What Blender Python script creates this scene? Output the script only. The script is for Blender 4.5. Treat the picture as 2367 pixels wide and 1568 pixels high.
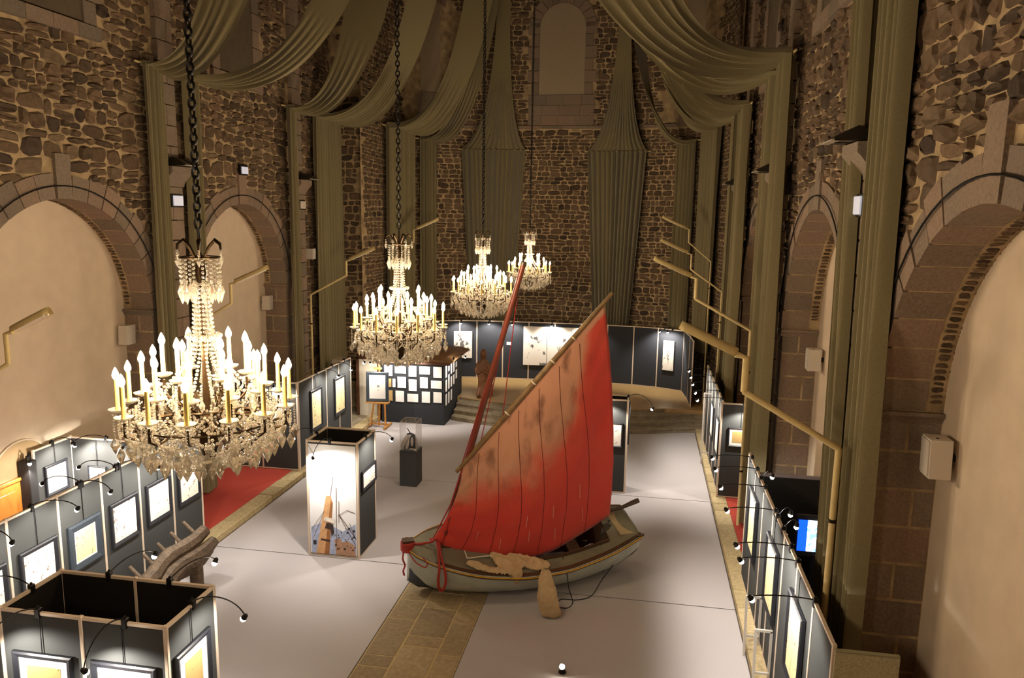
import bpy, bmesh, math, random
import numpy as np
from mathutils import Vector, Matrix

for o in list(bpy.data.objects): bpy.data.objects.remove(o, do_unlink=True)
scene = bpy.context.scene
COL = scene.collection
random.seed(7)
PI = math.pi

# ------------------------------------------------------------------ camera
CAM_H = 6.85
F_PX, YAW, PITCH, ROLL = 1750.0, 0.1695, 0.1636, 0.01615
def cam_basis():
    cy, sy = math.cos(YAW), math.sin(YAW)
    f0 = Vector((-sy, cy, 0)); r0 = Vector((cy, sy, 0)); u0 = Vector((0, 0, 1))
    cp, sp = math.cos(PITCH), math.sin(PITCH)
    f = cp*f0 - sp*u0; u = cp*u0 + sp*f0
    cr, sr = math.cos(ROLL), math.sin(ROLL)
    return cr*r0 + sr*u, -sr*r0 + cr*u, f
CR, CU, CF = cam_basis()
cd = bpy.data.cameras.new('camera'); cam = bpy.data.objects.new('camera', cd); COL.objects.link(cam)
cd.sensor_width = 36; cd.lens = F_PX/2367*36; cd.clip_start = 0.05; cd.clip_end = 200
M = Matrix((CR, CU, -CF)).transposed().to_4x4(); M.translation = (0, 0, CAM_H)
cam.matrix_world = M
scene.camera = cam

# ------------------------------------------------------------------ world, exposure
w = bpy.data.worlds.new('world'); scene.world = w; w.use_nodes = True
w.node_tree.nodes['Background'].inputs[0].default_value = (0.9, 0.75, 0.55, 1)
w.node_tree.nodes['Background'].inputs[1].default_value = 0.02
scene.view_settings.view_transform = 'Standard'
scene.view_settings.look = 'None'
scene.view_settings.exposure = 1.4
scene.view_settings.gamma = 1.0
scene.view_settings.use_curve_mapping = False
CHAND_W = 23.0        # watts of each of the point lamps in a chandelier
SPOT_W = 32.0         # watts of a clip lamp
WARM = (1.0, 0.76, 0.50); HALO = (1.0, 0.93, 0.84)

# unseen warm fill light added behind the camera, without a fitting
gl = bpy.data.lights.new('rear_fill_light', 'POINT'); gl.energy = 100; gl.color = WARM; gl.shadow_soft_size = .3
go = bpy.data.objects.new('rear_fill_light', gl); COL.objects.link(go); go.location = (-3.3, -.4, 6.2)

# ------------------------------------------------------------------ materials
MATS = {}
def srgb(h):
    if isinstance(h, str):
        v = [int(h[i:i+2], 16)/255 for i in (0, 2, 4)]
    else: v = h
    return tuple((c/12.92 if c <= .04045 else ((c+.055)/1.055)**2.4) for c in v)
def pm(name, col, rough=.6, metal=0., nscale=8., namt=.15, bump=0., bscale=None, detail=4, trans=0., col2=None,
       emit=None, estr=0., spec=.5, coords='Object', stretch=None, sheen=0., island=False):
    if name in MATS: return MATS[name]
    m = bpy.data.materials.new(name); m.use_nodes = True; nt = m.node_tree; b = nt.nodes['Principled BSDF']
    c = srgb(col); MATS[name] = m
    b.inputs['Roughness'].default_value = rough; b.inputs['Metallic'].default_value = metal
    b.inputs['Transmission Weight'].default_value = trans
    b.inputs['Specular IOR Level'].default_value = spec
    if sheen: b.inputs['Sheen Weight'].default_value = sheen
    if emit is not None:
        b.inputs['Emission Color'].default_value = (*srgb(emit), 1); b.inputs['Emission Strength'].default_value = estr
    if namt > 0 or bump > 0:
        tc = nt.nodes.new('ShaderNodeTexCoord'); src = tc.outputs[coords]
        if stretch:
            mp = nt.nodes.new('ShaderNodeMapping'); mp.inputs['Scale'].default_value = stretch
            nt.links.new(src, mp.inputs[0]); src = mp.outputs[0]
        if coords == 'World':
            pass
        n = nt.nodes.new('ShaderNodeTexNoise'); n.inputs['Scale'].default_value = nscale; n.inputs['Detail'].default_value = detail
        nt.links.new(src, n.inputs['Vector'])
        r = nt.nodes.new('ShaderNodeValToRGB')
        c2 = srgb(col2) if col2 else tuple(x*(1-namt) for x in c)
        c1 = c if col2 else tuple(min(1, x*(1+namt)) for x in c)
        r.color_ramp.elements[0].position = .3; r.color_ramp.elements[1].position = .7
        r.color_ramp.elements[0].color = (*c2, 1); r.color_ramp.elements[1].color = (*c1, 1)
        nt.links.new(n.outputs['Fac'], r.inputs[0]); nt.links.new(r.outputs[0], b.inputs['Base Color'])
        if bump > 0:
            n2 = nt.nodes.new('ShaderNodeTexNoise'); n2.inputs['Scale'].default_value = bscale or nscale*3; n2.inputs['Detail'].default_value = 5
            nt.links.new(src, n2.inputs['Vector'])
            bp = nt.nodes.new('ShaderNodeBump'); bp.inputs['Strength'].default_value = bump; bp.inputs['Distance'].default_value = .02
            nt.links.new(n2.outputs['Fac'], bp.inputs['Height']); nt.links.new(bp.outputs[0], b.inputs['Normal'])
    else: b.inputs['Base Color'].default_value = (*c, 1)
    return m
def stone_mat(name, cols, rough=.85, bump=.6, bscale=14):
    """every stone its own tone: random per object plus the 'tint' attribute of joined stones"""
    if name in MATS: return MATS[name]
    m = bpy.data.materials.new(name); m.use_nodes = True; nt = m.node_tree; b = nt.nodes['Principled BSDF']; MATS[name] = m
    b.inputs['Roughness'].default_value = rough; b.inputs['Specular IOR Level'].default_value = .25
    oi = nt.nodes.new('ShaderNodeObjectInfo'); at = nt.nodes.new('ShaderNodeAttribute'); at.attribute_name = 'tint'
    ad = nt.nodes.new('ShaderNodeMath'); ad.operation = 'ADD'; fr = nt.nodes.new('ShaderNodeMath'); fr.operation = 'FRACT'
    nt.links.new(oi.outputs['Random'], ad.inputs[0]); nt.links.new(at.outputs['Fac'], ad.inputs[1]); nt.links.new(ad.outputs[0], fr.inputs[0])
    r = nt.nodes.new('ShaderNodeValToRGB'); el = r.color_ramp.elements
    while len(el) < len(cols): el.new(.5)
    for i, c in enumerate(cols):
        el[i].position = i/(len(cols)-1); el[i].color = (*srgb(c), 1)
    nt.links.new(fr.outputs[0], r.inputs[0])
    ge = nt.nodes.new('ShaderNodeNewGeometry'); n = nt.nodes.new('ShaderNodeTexNoise'); n.inputs['Scale'].default_value = bscale; n.inputs['Detail'].default_value = 6
    nt.links.new(ge.outputs['Position'], n.inputs['Vector'])
    mx = nt.nodes.new('ShaderNodeMix'); mx.data_type = 'RGBA'; mx.blend_type = 'MULTIPLY'; mx.inputs[0].default_value = .55
    nt.links.new(r.outputs[0], mx.inputs[6]); nt.links.new(n.outputs['Fac'], mx.inputs[7]); 
    gm = nt.nodes.new('ShaderNodeMath'); gm.operation = 'MULTIPLY_ADD'; gm.inputs[1].default_value = 1.6; gm.inputs[2].default_value = .2
    nt.links.new(n.outputs['Fac'], gm.inputs[0]); nt.links.new(gm.outputs[0], mx.inputs[7])
    nt.links.new(mx.outputs[2], b.inputs['Base Color'])
    bp = nt.nodes.new('ShaderNodeBump'); bp.inputs['Strength'].default_value = bump; bp.inputs['Distance'].default_value = .03
    nt.links.new(n.outputs['Fac'], bp.inputs['Height']); nt.links.new(bp.outputs[0], b.inputs['Normal'])
    return m

RUBBLE = stone_mat('rubble_stone', ['4f4235', '6d5a46', '5a4b3d', '7d6a54', '453a31', '6a5744', '7a6450', '584838'], bump=1., bscale=9)
ASHLAR = stone_mat('dressed_granite', ['857868', '8f7b6a', '7a6f62', '947e6c', '877a6c'], bump=.35, bscale=30)
PAVE = stone_mat('paving_stone', ['968467', 'a3906f', '88785e', '9e8a68'], bump=.3, bscale=12)
KERBM = stone_mat('kerb_stone', ['b5a27a', 'a8966f', 'c0ad86', '9c8a66'], bump=.4, bscale=18)
MORTAR = pm('mortar', 'ab9573', .95, nscale=4, namt=.4, bump=1., bscale=12)
PLASTER = pm('plaster', 'dccab2', .9, nscale=3, namt=.05, bump=.12, bscale=60)
CREAMBOARD = pm('window_board', 'a3937b', .9, nscale=20, namt=.05, bump=.05)
CEILM = pm('vault_plaster', '5a5046', .95, nscale=2, namt=.2)
CARPET = pm('grey_carpet', 'b3adad', .95, nscale=90, namt=.10, bump=.25, bscale=220, spec=.1)
RED = pm('red_carpet', 'b34a3e', .95, nscale=60, namt=.12, bump=.25, bscale=200, spec=.1)
SEAM = pm('carpet_seam', '4d4844', .95, namt=0)
STEPM = pm('step_stone', '8d8069', .8, nscale=6, namt=.25, bump=.3)
PARQ = pm('choir_floor', 'a98a5a', .32, nscale=5, namt=.18, stretch=(1, 14, 1))
FABRIC = pm('olive_fabric', '7d7352', .85, nscale=40, namt=.08, bump=.1, bscale=300, sheen=.3)
DARKM = pm('black_metal', '141313', .4, namt=0, metal=.3)
ALU = pm('pale_aluminium', 'd6c3ae', .4, metal=.15, namt=0)
PANEL = pm('charcoal_panel', '404140', .85, nscale=120, namt=.06, spec=.2)
PANELIN = pm('panel_inside', '1c1917', .9, nscale=60, namt=.1, spec=.1)
FRAMEM = pm('navy_frame', '1e1f25', .45, nscale=20, namt=.1)
FRAMEB = pm('slate_frame', '333b44', .5, nscale=20, namt=.1)
MOUNT = pm('white_mount', 'f2eee6', .8, namt=0)
IVORY = pm('ivory_lamp_paint', 'd9c48c', .45, nscale=10, namt=.06)
BRASS = pm('dark_brass', '3b2c1a', .35, metal=.8, namt=.2, nscale=30)
WOOD = pm('easel_wood', 'b9813f', .5, nscale=6, namt=.25, stretch=(6, 6, 1))
BROWNW = pm('brown_wood', '5a3822', .5, nscale=6, namt=.3, stretch=(6, 6, 1))
WHITEP = pm('white_plastic', 'd8cfc2', .5, namt=0)

# ------------------------------------------------------------------ mesh helpers
def cr(pts, n=6):
    """Catmull-Rom smoothing of a path"""
    P = [Vector(p) for p in pts]; P = [P[0]]+P+[P[-1]]; out = []
    for i in range(1, len(P)-2):
        for k in range(n):
            t = k/n; a, b, c, d = P[i-1:i+3]
            out.append(.5*((2*b)+(c-a)*t+(2*a-5*b+4*c-d)*t*t+(3*b-a-3*c+d)*t**3))
    return out+[P[-2]]
class MB:
    def __init__(s): s.v = []; s.f = []; s.t = None
    def add(s, vs, fs):
        b = len(s.v); s.v += [tuple(p) for p in vs]; s.f += [tuple(b+i for i in f) for f in fs]; return s
    def box(s, a, b):
        (x0, y0, z0), (x1, y1, z1) = a, b
        return s.add([(x0,y0,z0),(x1,y0,z0),(x1,y1,z0),(x0,y1,z0),(x0,y0,z1),(x1,y0,z1),(x1,y1,z1),(x0,y1,z1)],
                     [(0,3,2,1),(4,5,6,7),(0,1,5,4),(1,2,6,5),(2,3,7,6),(3,0,4,7)])
    def cbox(s, a, b, c=.01):
        """box with chamfered edges"""
        x = sorted((a[0], b[0])); y = sorted((a[1], b[1])); z = sorted((a[2], b[2]))
        c = min(c, .45*min(x[1]-x[0], y[1]-y[0], z[1]-z[0]))
        bm = bmesh.new()
        vs = [bm.verts.new((X, Y, Z)) for Z in z for Y in y for X in x]
        for f in ((0,2,3,1),(4,5,7,6),(0,1,5,4),(1,3,7,5),(3,2,6,7),(2,0,4,6)): bm.faces.new([vs[i] for i in f])
        bmesh.ops.bevel(bm, geom=bm.edges[:], offset=c, segments=1, affect='EDGES')
        bm.verts.index_update()
        s.add([v.co[:] for v in bm.verts], [[v.index for v in f.verts] for f in bm.faces]); bm.free(); return s
    def bar(s, p, q, wd, ht, up=(0,0,1)):
        """rectangular bar from p to q"""
        p, q = Vector(p), Vector(q); d = (q-p).normalized(); upv = Vector(up)
        if abs(d.dot(upv)) > .98: upv = Vector((0, 1, 0))
        x = d.cross(upv).normalized()*wd/2; y = x.cross(d).normalized()*ht/2
        vs = [p-x-y, p+x-y, p+x+y, p-x+y, q-x-y, q+x-y, q+x+y, q-x+y]
        return s.add(vs, [(3,2,1,0),(4,5,6,7),(0,1,5,4),(1,2,6,5),(2,3,7,6),(3,0,4,7)])
    def tube(s, pts, r, n=8, cap=True):
        pts = [Vector(p) for p in pts]; rs = r if isinstance(r, (list, tuple)) else [r]*len(pts)
        rings = []; nrm = None
        for i, p in enumerate(pts):
            t = (pts[min(i+1, len(pts)-1)]-pts[max(i-1, 0)])
            t = t.normalized() if t.length > 1e-9 else Vector((0,0,1))
            if nrm is None:
                a = Vector((0,0,1)) if abs(t.z) < .9 else Vector((1,0,0)); nrm = t.cross(a).normalized()
            nrm = (nrm - t*nrm.dot(t)).normalized(); bn = t.cross(nrm)
            rings.append([p+rs[i]*(math.cos(2*PI*k/n)*nrm+math.sin(2*PI*k/n)*bn) for k in range(n)])
        b = len(s.v)
        for rg in rings: s.v += [tuple(x) for x in rg]
        for i in range(len(rings)-1):
            for k in range(n):
                s.f.append((b+i*n+k, b+i*n+(k+1)%n, b+(i+1)*n+(k+1)%n, b+(i+1)*n+k))
        if cap:
            s.f.append(tuple(b+k for k in range(n))[::-1]); s.f.append(tuple(b+(len(rings)-1)*n+k for k in range(n)))
        return s
    def lathe(s, prof, n=16, c=(0,0,0)):
        b = len(s.v)
        for (r, z) in prof:
            for k in range(n): s.v.append((c[0]+r*math.cos(2*PI*k/n), c[1]+r*math.sin(2*PI*k/n), c[2]+z))
        for i in range(len(prof)-1):
            for k in range(n): s.f.append((b+i*n+k, b+i*n+(k+1)%n, b+(i+1)*n+(k+1)%n, b+(i+1)*n+k))
        if prof[0][0] > 1e-6: s.f.append(tuple(b+k for k in range(n))[::-1])
        if prof[-1][0] > 1e-6: s.f.append(tuple(b+(len(prof)-1)*n+k for k in range(n)))
        return s
    def grid(s, P):
        """P[i][j] points"""
        b = len(s.v); n = len(P[0])
        for row in P: s.v += [tuple(p) for p in row]
        for i in range(len(P)-1):
            for j in range(n-1): s.f.append((b+i*n+j, b+i*n+j+1, b+(i+1)*n+j+1, b+(i+1)*n+j))
        return s
    def prism(s, poly, axis, a, b):
        """poly 2D extruded along axis (0,1,2) from a to b"""
        def P(u, v, w): return (w, u, v) if axis == 0 else ((u, w, v) if axis == 1 else (u, v, w))
        n = len(poly); vs = [P(*p, a) for p in poly]+[P(*p, b) for p in poly]
        return s.add(vs, [tuple(range(n))[::-1], tuple(range(n, 2*n))]+[(i, (i+1) % n, n+(i+1) % n, n+i) for i in range(n)])
    def mesh(s, name, mat=None, smooth=False):
        me = bpy.data.meshes.new(name); me.from_pydata(s.v, [], s.f)
        if mat: me.materials.append(mat)
        bm = bmesh.new(); bm.from_mesh(me); bmesh.ops.recalc_face_normals(bm, faces=bm.faces); bm.to_mesh(me); bm.free()
        if smooth:
            for p in me.polygons: p.use_smooth = True
            me.set_sharp_from_angle(angle=math.radians(40))
        return me
    def build(s, name, mat, parent=None, smooth=False, world=True):
        return link(name, s.mesh(name, mat, smooth), parent, world)
def link(name, me, parent=None, world=True):
    o = bpy.data.objects.new(name, me); COL.objects.link(o)
    if parent is not None:
        o.parent = parent
        if world: o.matrix_parent_inverse = INV.get(parent.name, Matrix())
    return o
INV = {}
def tag(o, label=None, cat=None, group=None, kind=None):
    if label: o['label'] = label
    if cat: o['category'] = cat
    if group: o['group'] = group
    if kind: o['kind'] = kind
    return o
def thing(name, label, cat, loc=(0,0,0), rotz=0, group=None):
    """Empty at the base; parts built in world coordinates when world=True"""
    o = bpy.data.objects.new(name, None); COL.objects.link(o); o.empty_display_size = .1
    o.location = loc; o.rotation_euler = (0, 0, rotz)
    INV[o.name] = (Matrix.Translation(loc) @ Matrix.Rotation(rotz, 4, 'Z')).inverted()
    return tag(o, label, cat, group)
def struct(name, mb, mat, smooth=False): return tag(mb.build(name, mat, None, smooth), kind='structure')
def copy_tree(o, parent=None):
    c = o.copy(); COL.objects.link(c)
    if parent is not None:
        c.parent = parent; c.matrix_parent_inverse = o.matrix_parent_inverse.copy()
    for ch in o.children: copy_tree(ch, c)
    return c
def in_view(p):
    q = Vector(p)-Vector((0, 0, CAM_H)); d = q.dot(CF)
    if d < .3: return None
    x = 1183.5+F_PX*q.dot(CR)/d; y = 784-F_PX*q.dot(CU)/d
    return (x, y, d) if -60 < x < 2430 and -60 < y < 1630 else None

# ------------------------------------------------------------------ masonry
def stone_proto(rng):
    """unit stone: -.5...5 by -.5...5, height 0..1, irregular outline; 8+8 vertices"""
    ang = []
    c = [(-.5,-.5),(0,-.5),(.5,-.5),(.5,0),(.5,.5),(0,.5),(-.5,.5),(-.5,0)]
    ring = []
    for i, (x, y) in enumerate(c):
        if i % 2 == 0: k = rng.uniform(.66, .98); ring.append((x*k+rng.uniform(-.03,.03), y*k+rng.uniform(-.03,.03)))
        else: ring.append((x*(1 if x else 1)+rng.uniform(-.2,.2)*(x == 0), y+rng.uniform(-.2,.2)*(y == 0)))
    vs = [(x, y, 0) for x, y in ring]+[(x*rng.uniform(.62,.92), y*rng.uniform(.6,.9), rng.uniform(.45, 1.25)) for x, y in ring]
    fs = [(i, (i+1) % 8, 8+(i+1) % 8, 8+i) for i in range(8)]+[tuple(range(8, 16))]
    return np.array(vs), fs
_rng = random.Random(3)
PROTO = [stone_proto(_rng) for _ in range(26)]
PROTO_ME = {}
def proto_mesh(i, mat):
    k = (i, mat.name)
    if k not in PROTO_ME:
        me = bpy.data.meshes.new('stone'); me.from_pydata([tuple(v) for v in PROTO[i][0]], [], PROTO[i][1]); me.materials.append(mat)
        PROTO_ME[k] = me
    return PROTO_ME[k]
def rubble_cells(rng, s0, s1, z0, z1, hmin, hmax, wmin, wmax, keep, wob=.05):
    out = []; z = z0; ph = rng.uniform(0, 9)
    def wv(s, zz): return wob*(math.sin(s*.9+zz*1.7+ph)+.6*math.sin(s*2.3-zz*2.1))
    while z < z1:
        h = rng.uniform(hmin, hmax); s = s0-rng.uniform(0, wmax)
        while s < s1:
            wd = rng.uniform(wmin, wmax)
            sc = s+wd/2; a = z+wv(sc, z); b = z+h+wv(sc, z+h)
            parts = [(sc, (a+b)/2, wd, b-a)]
            if h > .2 and rng.random() < .4:
                k = rng.uniform(.4, .6); parts = [(sc, a+(b-a)*k/2, wd, (b-a)*k), (sc, a+(b-a)*(1+k)/2, wd, (b-a)*(1-k))]
            elif wd > .45 and rng.random() < .3:
                k = rng.uniform(.35, .65); parts = [(s+wd*k/2, (a+b)/2, wd*k, b-a), (s+wd*(1+k)/2, (a+b)/2, wd*(1-k), b-a)]
            for p in parts:
                if p[0]-p[2]/2 > s0-.02 and p[0]+p[2]/2 < s1+.02 and keep(p[0], p[1], p[2]/2, p[3]/2): out.append(p)
            s += wd
        z += h
    return out
def lay_stones(root, cells, frame, mat, rng, joint=.03, dmin=.025, dmax=.07, nmax=300, name='stone'):
    """frame(s,z) -> origin, tangent(s), up, normal. The largest in view become parts, the rest one 'stuff' part"""
    score = []
    for i, (s, z, wd, h) in enumerate(cells):
        o = frame(s, z)[0]; v = in_view(o)
        nd = 0
        if v:
            n = frame(s, z)[3]; q = (Vector((0,0,CAM_H))-o).normalized(); nd = max(0, q.dot(n))
        score.append((nd*wd*h/(v[2]**2) if v else 0, i))
    big = set(i for sc, i in sorted(score, reverse=True)[:nmax] if sc > 0)
    V = []; Fs = []; T = []
    for i, (s, z, wd, h) in enumerate(cells):
        o, t, u, n = frame(s, z); k = rng.randrange(len(PROTO)); d = rng.uniform(dmin, dmax)
        sx, sy = max(.04, wd-joint), max(.04, h-joint); rot = rng.uniform(-.12, .12)
        t2 = t*math.cos(rot)+u*math.sin(rot); u2 = u*math.cos(rot)-t*math.sin(rot)
        if rng.random() < .5: t2, sx2 = -t2, sx
        if i in big:
            ob = bpy.data.objects.new(name, proto_mesh(k, mat)); COL.objects.link(ob); ob.parent = root
            m = Matrix((t2*sx, u2*sy, n*d)).transposed().to_4x4(); m.translation = o
            ob.matrix_basis = m
        else:
            A = np.array([t2*sx, u2*sy, n*d]); P = PROTO[k][0] @ A + np.array(o); b = len(V)
            V.extend(map(tuple, P)); Fs.extend(tuple(b+q for q in f) for f in PROTO[k][1]); T.append(rng.random())
    if V:
        me = bpy.data.meshes.new('small_stones'); me.from_pydata(V, [], Fs); me.materials.append(mat)
        at = me.attributes.new('tint', 'FLOAT', 'POINT'); at.data.foreach_set('value', np.repeat(np.array(T), 16).astype('f'))
        o = link('small_stones', me, root); o['kind'] = 'stuff'
def block(root, name, a, b, mat, c=.012):
    """one dressed block, axis aligned"""
    return MB().cbox(a, b, c).build(name, mat, root)
# ================================================================== SETTING
XL, XLP, XR, XRP = -10.25, -10.9, 2.75, 3.4
ARC_R, SPRING, ZK, ZTOP = 2.28, 4.72, .15, 16.6
YBACK, YEND = -3.0, 24.3
BAYS_L = [-.15, 6.0, 12.15, 18.3]
BAYS_R = [.4, 6.7, 13.0, 19.2]
ACX, ACY, AA, AB, AE = -3.3, 24.0, 5.9, 5.4, 3.4      # apse outline (superellipse)
rng = random.Random(11)

# ---- floor
fl = struct('floor', MB().box((XLP, YBACK, -.35), (XRP, 30.5, -.012)), SEAM)
def carpet(x0, x1, y0, y1, z=0., mat=CARPET, nm='carpet_sheet', th=.011):
    return MB().cbox((x0+.012, y0+.012, z-th), (x1-.012, y1-.012, z), .004).build(nm, mat, fl)
KL, KR = -8.46, 1.88
for a in ((KL, -4.06, YBACK, 7.2), (KL, -4.06, 7.2, 13.45), (KL, -4.06, 13.45, 18.15), (-2.54, KR, YBACK, 7.0), (-2.54, KR, 7.0, 12.95),
          (-4.06, -2.54, 12.95, 18.15), (-2.54, KR, 12.95, 18.15), (KL, -3.3, 18.15, 24.2), (-3.3, KR, 18.15, 24.2)): carpet(*a)
for x0, x1, ys in ((-4.05, -3.555, [12.95, 12.15, 11.5, 10.4, 10.1, 9.2, 8.6, 7.6]), (-3.545, -2.94, [12.95, 12.5, 11.95, 11.05, 10.75, 9.6, 9.0, 7.9]),
                   (-2.93, -2.55, [12.95, 12.6, 11.9, 11.55, 10.6, 9.9, 9.1, 8.2])):
    for a, b in zip(ys[1:], ys): MB().cbox((x0+.012, a+.012, -.02), (x1-.012, b-.012, -.002+rng.uniform(-.002, .001)), .006).build('paving_stone', PAVE, fl)
MB().box((-4.06, 7.5, -.012), (-2.54, 12.95, -.008)).build('path_bed', pm('path_joint', 'b09a6c', .9, namt=.1), fl)
# ---- kerbs and aisle floors
for i, (x0, x1, sgn) in enumerate(((KL-.36, KL, 1), (KR, KR+.34, -1))):
    kb = struct('trim_%d' % (i+1), MB().box((x0+.01, YBACK, -.01), (x1-.012, 24.2, ZK-.02)), MORTAR)
    y = YBACK
    while y < 23.9:
        l = rng.uniform(.42, .85); e = min(y+l, 24.0)
        MB().cbox((x0, y+.006, 0.0), (x1+rng.uniform(-.008, .008)*(sgn > 0), e-.006, ZK+rng.uniform(-.006, .006)), .015).build('kerb_stone', KERBM, kb); y = e
ai_l = struct('floor_aisle_left', MB().box((XLP, YBACK, -.01), (KL-.36, 21.4, ZK-.008)), RED)
struct('floor_aisle_end', MB().box((XLP, 21.41, -.01), (KL-.36, YEND, ZK-.01)), STEPM)
ai_r = struct('floor_aisle_right', MB().box((KR+.34, YBACK, -.01), (XRP, YEND, ZK-.008)), RED)
# ---- steps and choir floor
def step_front(x, k):
    d = (x+2.6)/3.6; return min(24.25, 23.3+.65*d*d)+.36*k
SX0, SX1 = -6.12, 2.6
st = struct('floor_choir', MB().box((-9.6, 25.0, -.01), (3.0, 30.3, .55)), PARQ)
pts = [(SX0+(SX1-SX0)*i/24) for i in range(25)]
for k in range(4):
    poly = [(x, step_front(x, k)) for x in pts]+[(SX1, 25.6), (SX0, 25.6)]
    MB().prism(poly, 2, -.01+.1375*k*(k > 0), .1375*(k+1)-.03).build('step_riser', STEPM, st)
    poly2 = [(x, step_front(x, k)-.025) for x in pts]+[(SX1, 25.6), (SX0, 25.6)]
    MB().prism(poly2, 2, .1375*(k+1)-.03, .1375*(k+1)+.0005*k).build('step_tread', STEPM if k < 3 else PARQ, st)
# ---- ceiling, back wall
struct('ceiling', MB().box((XLP-.3, YBACK-.3, ZTOP), (XRP+.3, 31, ZTOP+.3)), CEILM)
struct('wall_back', MB().box((XLP-.3, YBACK-.3, -.3), (XRP+.3, YBACK, ZTOP)), CEILM)

# ---- nave walls with arcades
def arch_z(s, c): 
    d = min(abs(s-c), ARC_R); return SPRING+math.sqrt(ARC_R**2-d*d)
def nave_wall(side, X, XP, sg, bays, zwin):
    """sg = +1 when the nave lies on the +X side of the wall"""
    mb = MB(); edges = [YBACK]
    for c in bays: edges += [c-ARC_R, c+ARC_R]
    edges.append(YEND)
    for i in range(0, len(edges), 2):       # piers
        mb.box((min(X, XP), edges[i], -.01), (max(X, XP), edges[i+1], ZTOP))
    for c in bays:
        ss = [c-ARC_R*math.cos(PI*i/28) for i in range(29)]
        mb.grid([[(X, s, arch_z(s, c)) for s in ss], [(X, s, ZTOP) for s in ss]])
        mb.grid([[(X, s, arch_z(s, c)) for s in ss], [(XP, s, arch_z(s, c)) for s in ss]])
    w = struct('wall_'+side, mb, MORTAR)
    ip = struct('wall_aisle_'+side, MB().box((XP, YBACK, -.01), (XP-sg*.3, YEND, ZTOP)), PLASTER)
    # dressed stones: voussoirs, jambs, imposts
    vis = [c for c in bays if c > 4]
    for c in vis:
        n = 19
        for i in range(n):
            a0 = PI*i/n; a1 = PI*(i+1)/n; key = i == n//2
            r0, r1 = (ARC_R-.005, ARC_R+(.78 if key else .46+.05*math.sin(i*2.3)))
            g = .011/ARC_R; dpt = .46 if not key else .5; pr = .035+(.03 if key else rng.uniform(0, .02))
            if key: aa0, aa1, bb0, bb1 = a0+g, a1-g, a0+.025, a1-.025
            else: aa0, aa1, bb0, bb1 = a0+g, a1-g, a0+g*.8, a1-g*.8
            am = (a0+a1)/2
            poly = [(c-r*math.cos(a), SPRING+r*math.sin(a)) for r, a in ((r0, aa0), (r0, am), (r0, aa1), (r1, bb1), (r1, am), (r1, bb0))]
            MB().prism(poly, 0, X+sg*pr, X-sg*dpt).build('voussoir', ASHLAR, w)
        # pale rubble strip of the soffit
        cells = rubble_cells(rng, 0.1, PI*ARC_R-.1, .475, .64, .15, .16, .05, .12, lambda *a: True, 0)
        def fr(s, z, c=c):
            a = s/ARC_R; er = Vector((0, -math.cos(a), math.sin(a)))
            return Vector((X-sg*z, c, SPRING))+er*ARC_R, Vector((0, math.sin(a), math.cos(a))), Vector((-sg, 0, 0)), -er
        lay_stones(w, cells, fr, RUBBLE, rng, .025, .01, .03, 0)
        for js, jy in ((c+ARC_R, 1), (c-ARC_R, -1)):
            z = ZK; k = 0
            while z < SPRING-.13:
                h = min(.455, SPRING-.12-z); ya, yb = js-jy*.005, js+jy*.5
                xa, xb = X+sg*.008, XP+sg*.004
                if k % 2: 
                    xm = X-sg*(.3+.12*((k//2) % 2))
                    block(w, 'jamb_stone', (xa, ya, z+.01), (xm+sg*.01, yb, z+h-.01), ASHLAR); block(w, 'jamb_stone', (xm-sg*.01, ya, z+.01), (xb, yb, z+h-.01), ASHLAR)
                else: block(w, 'jamb_stone', (xa, ya, z+.01), (xb, yb, z+h-.01), ASHLAR)
                z += h; k += 1
            MB().prism([(js-jy*.015, SPRING-.13), (js-jy*.03, SPRING-.09), (js-jy*.075, SPRING-.04), (js-jy*.075, SPRING), (js+jy*.4, SPRING), (js+jy*.4, SPRING-.13)], 0, X+sg*.05, XP+sg*.004).build('impost', ASHLAR, w)
        MB().tube([(X+sg*.075, c-(ARC_R+.22)*math.cos(a), SPRING+(ARC_R+.22)*math.sin(a)) for a in [PI*(.04+.92*i/30) for i in range(31)]], .012, 5).build('cable', DARKM, w)
    # pilasters with capitals
    pil = [(a+b)/2 for a, b in zip([c+ARC_R for c in bays], [c-ARC_R for c in bays[1:]]+[bays[-1]+ARC_R+1.6])]
    for p in pil:
        if p < 5: continue
        z = ZK; k = 0
        while z < 13.5:
            h = .43
            if 7.32 <= z < 7.75: z = 7.75; continue
            if z < 7.32: h = min(h, 7.32-z)
            hw = .3 if z < 7.3 else .27; pj = .17 if z < 7.3 else .13
            if k % 2:
                m_ = rng.uniform(-.08, .08)
                block(w, 'pilaster_stone', (X-sg*.02, p-hw, z+.009), (X+sg*pj, p+m_-.009, z+h-.009), ASHLAR); block(w, 'pilaster_stone', (X-sg*.02, p+m_+.009, z+.009), (X+sg*pj, p+hw, z+h-.009), ASHLAR)
            else: block(w, 'pilaster_stone', (X-sg*.02, p-hw, z+.009), (X+sg*pj, p+hw, z+h-.009), ASHLAR)
            z += h; k += 1
        prof = [(0, 7.32), (.19, 7.32), (.2, 7.38), (.24, 7.44), (.36, 7.58), (.4, 7.62), (.4, 7.74), (0, 7.75)]
        MB().prism([(X+sg*(x-.02), z) for x, z in prof], 1, p-.36, p+.36).build('capital', ASHLAR, w)
    # clerestory windows
    wins = []
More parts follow.
